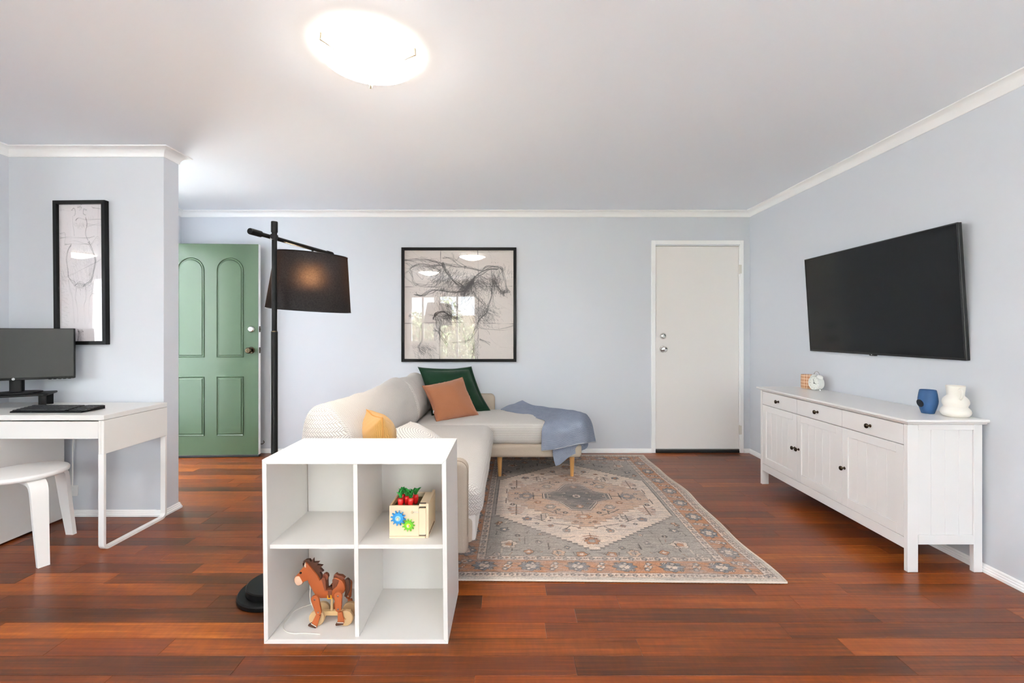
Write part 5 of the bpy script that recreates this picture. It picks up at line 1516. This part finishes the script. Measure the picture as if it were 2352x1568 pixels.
def tall_sketch():
    k = Ink(220, 632, (226, 220, 222), 21)
    f = lambda P: [((x - 145) / 450, (y - 135) / 1355) for x, y in P]
    L = [([(270, 190), (290, 180), (310, 215), (295, 250)], .8, .6, 2), ([(420, 190), (395, 185), (388, 225), (410, 240)], .8, .6, 2), ([(330, 165), (350, 150), (375, 165), (350, 180)], .8, .5, 3),
         ([(280, 260), (285, 330), (295, 400), (300, 440)], .8, .45, 2), ([(415, 270), (422, 330), (410, 420), (430, 490)], 1.2, .6, 3), ([(310, 290), (340, 262), (420, 268), (580, 280)], .7, .6, 1),
         ([(420, 340), (580, 340)], .7, .6, 1), ([(150, 460), (260, 450), (420, 465), (500, 460)], .7, .5, 1), ([(200, 530), (300, 525), (440, 530)], .7, .5, 2),
         ([(265, 530), (230, 590), (215, 680), (225, 780), (240, 860), (300, 930)], 1.2, .6, 3), ([(440, 500), (480, 580), (505, 680), (490, 780), (460, 880), (380, 940)], 1.4, .6, 4),
         ([(300, 940), (350, 920), (400, 945)], 1.0, .5, 3), ([(235, 880), (245, 980), (275, 1060), (280, 1180), (290, 1300)], .8, .4, 2), ([(310, 950), (300, 1050), (325, 1150), (320, 1300)], .8, .4, 2),
         ([(400, 950), (405, 1060), (390, 1150), (400, 1300)], .8, .4, 2), ([(480, 900), (470, 1000), (440, 1100), (435, 1300)], .8, .4, 2), ([(215, 850), (380, 770), (520, 700), (590, 640)], .6, .35, 2),
         ([(460, 540), (530, 480), (590, 560)], .7, .45, 2), ([(520, 840), (540, 960), (560, 1050)], .7, .4, 1), ([(540, 160), (535, 340), (530, 470), (570, 540)], .6, .35, 1), ([(150, 430), (200, 430), (200, 520)], .7, .5, 1), ([(470, 1010), (560, 1040), (500, 1060)], .6, .35, 1),
         ([(325, 1480), (335, 1400), (325, 1380)], 1.4, .8, 2), ([(335, 1420), (365, 1390), (380, 1400)], .8, .7, 2), ([(150, 180), (260, 175)], .5, .35, 1), ([(480, 165), (590, 180)], .7, .6, 1)]
    for p, w, a, t in L: k.stroke(f(p), w * .8, min(.95, a * 1.35), t + 2, .007)
    for (cx, cy, rx, ry, n, ln, an, a) in ((400, 590, 40, 30, 50, 40, 1.2, .3), (460, 800, 25, 80, 60, 60, 1.9, .3), (350, 830, 60, 60, 60, 60, .9, .25), (340, 920, 40, 20, 50, 50, .6, .35), (180, 830, 25, 50, 40, 40, .7, .35), (350, 330, 50, 15, 40, 25, .5, .35), (340, 1430, 30, 30, 40, 40, 1.4, .4), (330, 650, 80, 60, 40, 70, .4, .2)):
        x, y = f([(cx, cy)])[0]; k.hatch(x, y, rx / 450, ry / 1355, int(n * 1.8), ln / 900, an, min(.9, a * 1.7))
    for (x, y, n) in ((160, 150, 2), (440, 245, 3), (185, 580, 3), (560, 980, 2), (520, 520, 2)): k.glyphs(*f([(x, y)])[0], n, .03)
    for i in range(34): x, y = f([(165 + (i % 3) * 22, 960 + i * 14)])[0]; k.stroke([(x, y), (x + .03 + .03 * (i % 2), y + .004)], .6, .5)
    return k.image((60, 58, 62))
FRM = pbr('black_picture_frame', S(11, 10, 10), .4, spec=.18, nscale=80, nstr=.05)
PGLASS = glassmat('picture_glass', 1.5, .85)
def picture(name, label, x0, x1, z0, z1, yw, depth, fw, I, lean=0.0):
    t = thing(name, label, 'picture', ((x0 + x1) / 2, yw, (z0 + z1) / 2), rot=(0, R(lean), 0))
    w, h = (x1 - x0) / 2, (z1 - z0) / 2
    def bar(pts): return make('frame_bar', prism(NB(), pts, 'xz', -depth, -.001, .0008, 1), FRM, parent=t, world=False, smooth=None)
    bar([(-w, h), (w, h), (w - fw, h - fw), (-w + fw, h - fw)]); bar([(-w, -h), (w, -h), (w - fw, -h + fw), (-w + fw, -h + fw)])
    bar([(-w, -h), (-w, h), (-w + fw, h - fw), (-w + fw, -h + fw)]); bar([(w, -h), (w, h), (w - fw, h - fw), (w - fw, -h + fw)])
    nv_, nu_ = I.shape[:2]
    uu, vv = np.meshgrid(np.linspace(-w + fw, w - fw, nu_), np.linspace(h - fw, -h + fw, nv_))
    pos = np.stack([uu, np.full_like(uu, -depth * .42), vv], -1)
    p = print_mesh('print', attr_mat('paper_' + name, .85, 0), I[::-1], pos[::-1], t)
    make('backing', B(-w + fw * .6, w - fw * .6, -depth * .36, -.002, -h + fw * .6, h - fw * .6), BLACKP, parent=t, world=False, smooth=None)
    make('glass', B(-w + fw * .95, w - fw * .95, -depth * .60, -depth * .55, -h + fw * .95, h - fw * .95), PGLASS, parent=t, world=False, smooth=None)
    return t
picture('square_picture', 'large square black framed charcoal animal sketch hanging above the sofa', -1.073, .051, .893, 2.012, BACK, .026, .0285, big_sketch())
picture('narrow_picture', 'tall narrow black framed charcoal animal sketch hanging above the desk', -2.9215, -2.590, 1.104, 2.026, NIB0, .034, .0225, tall_sketch(), lean=-.55)
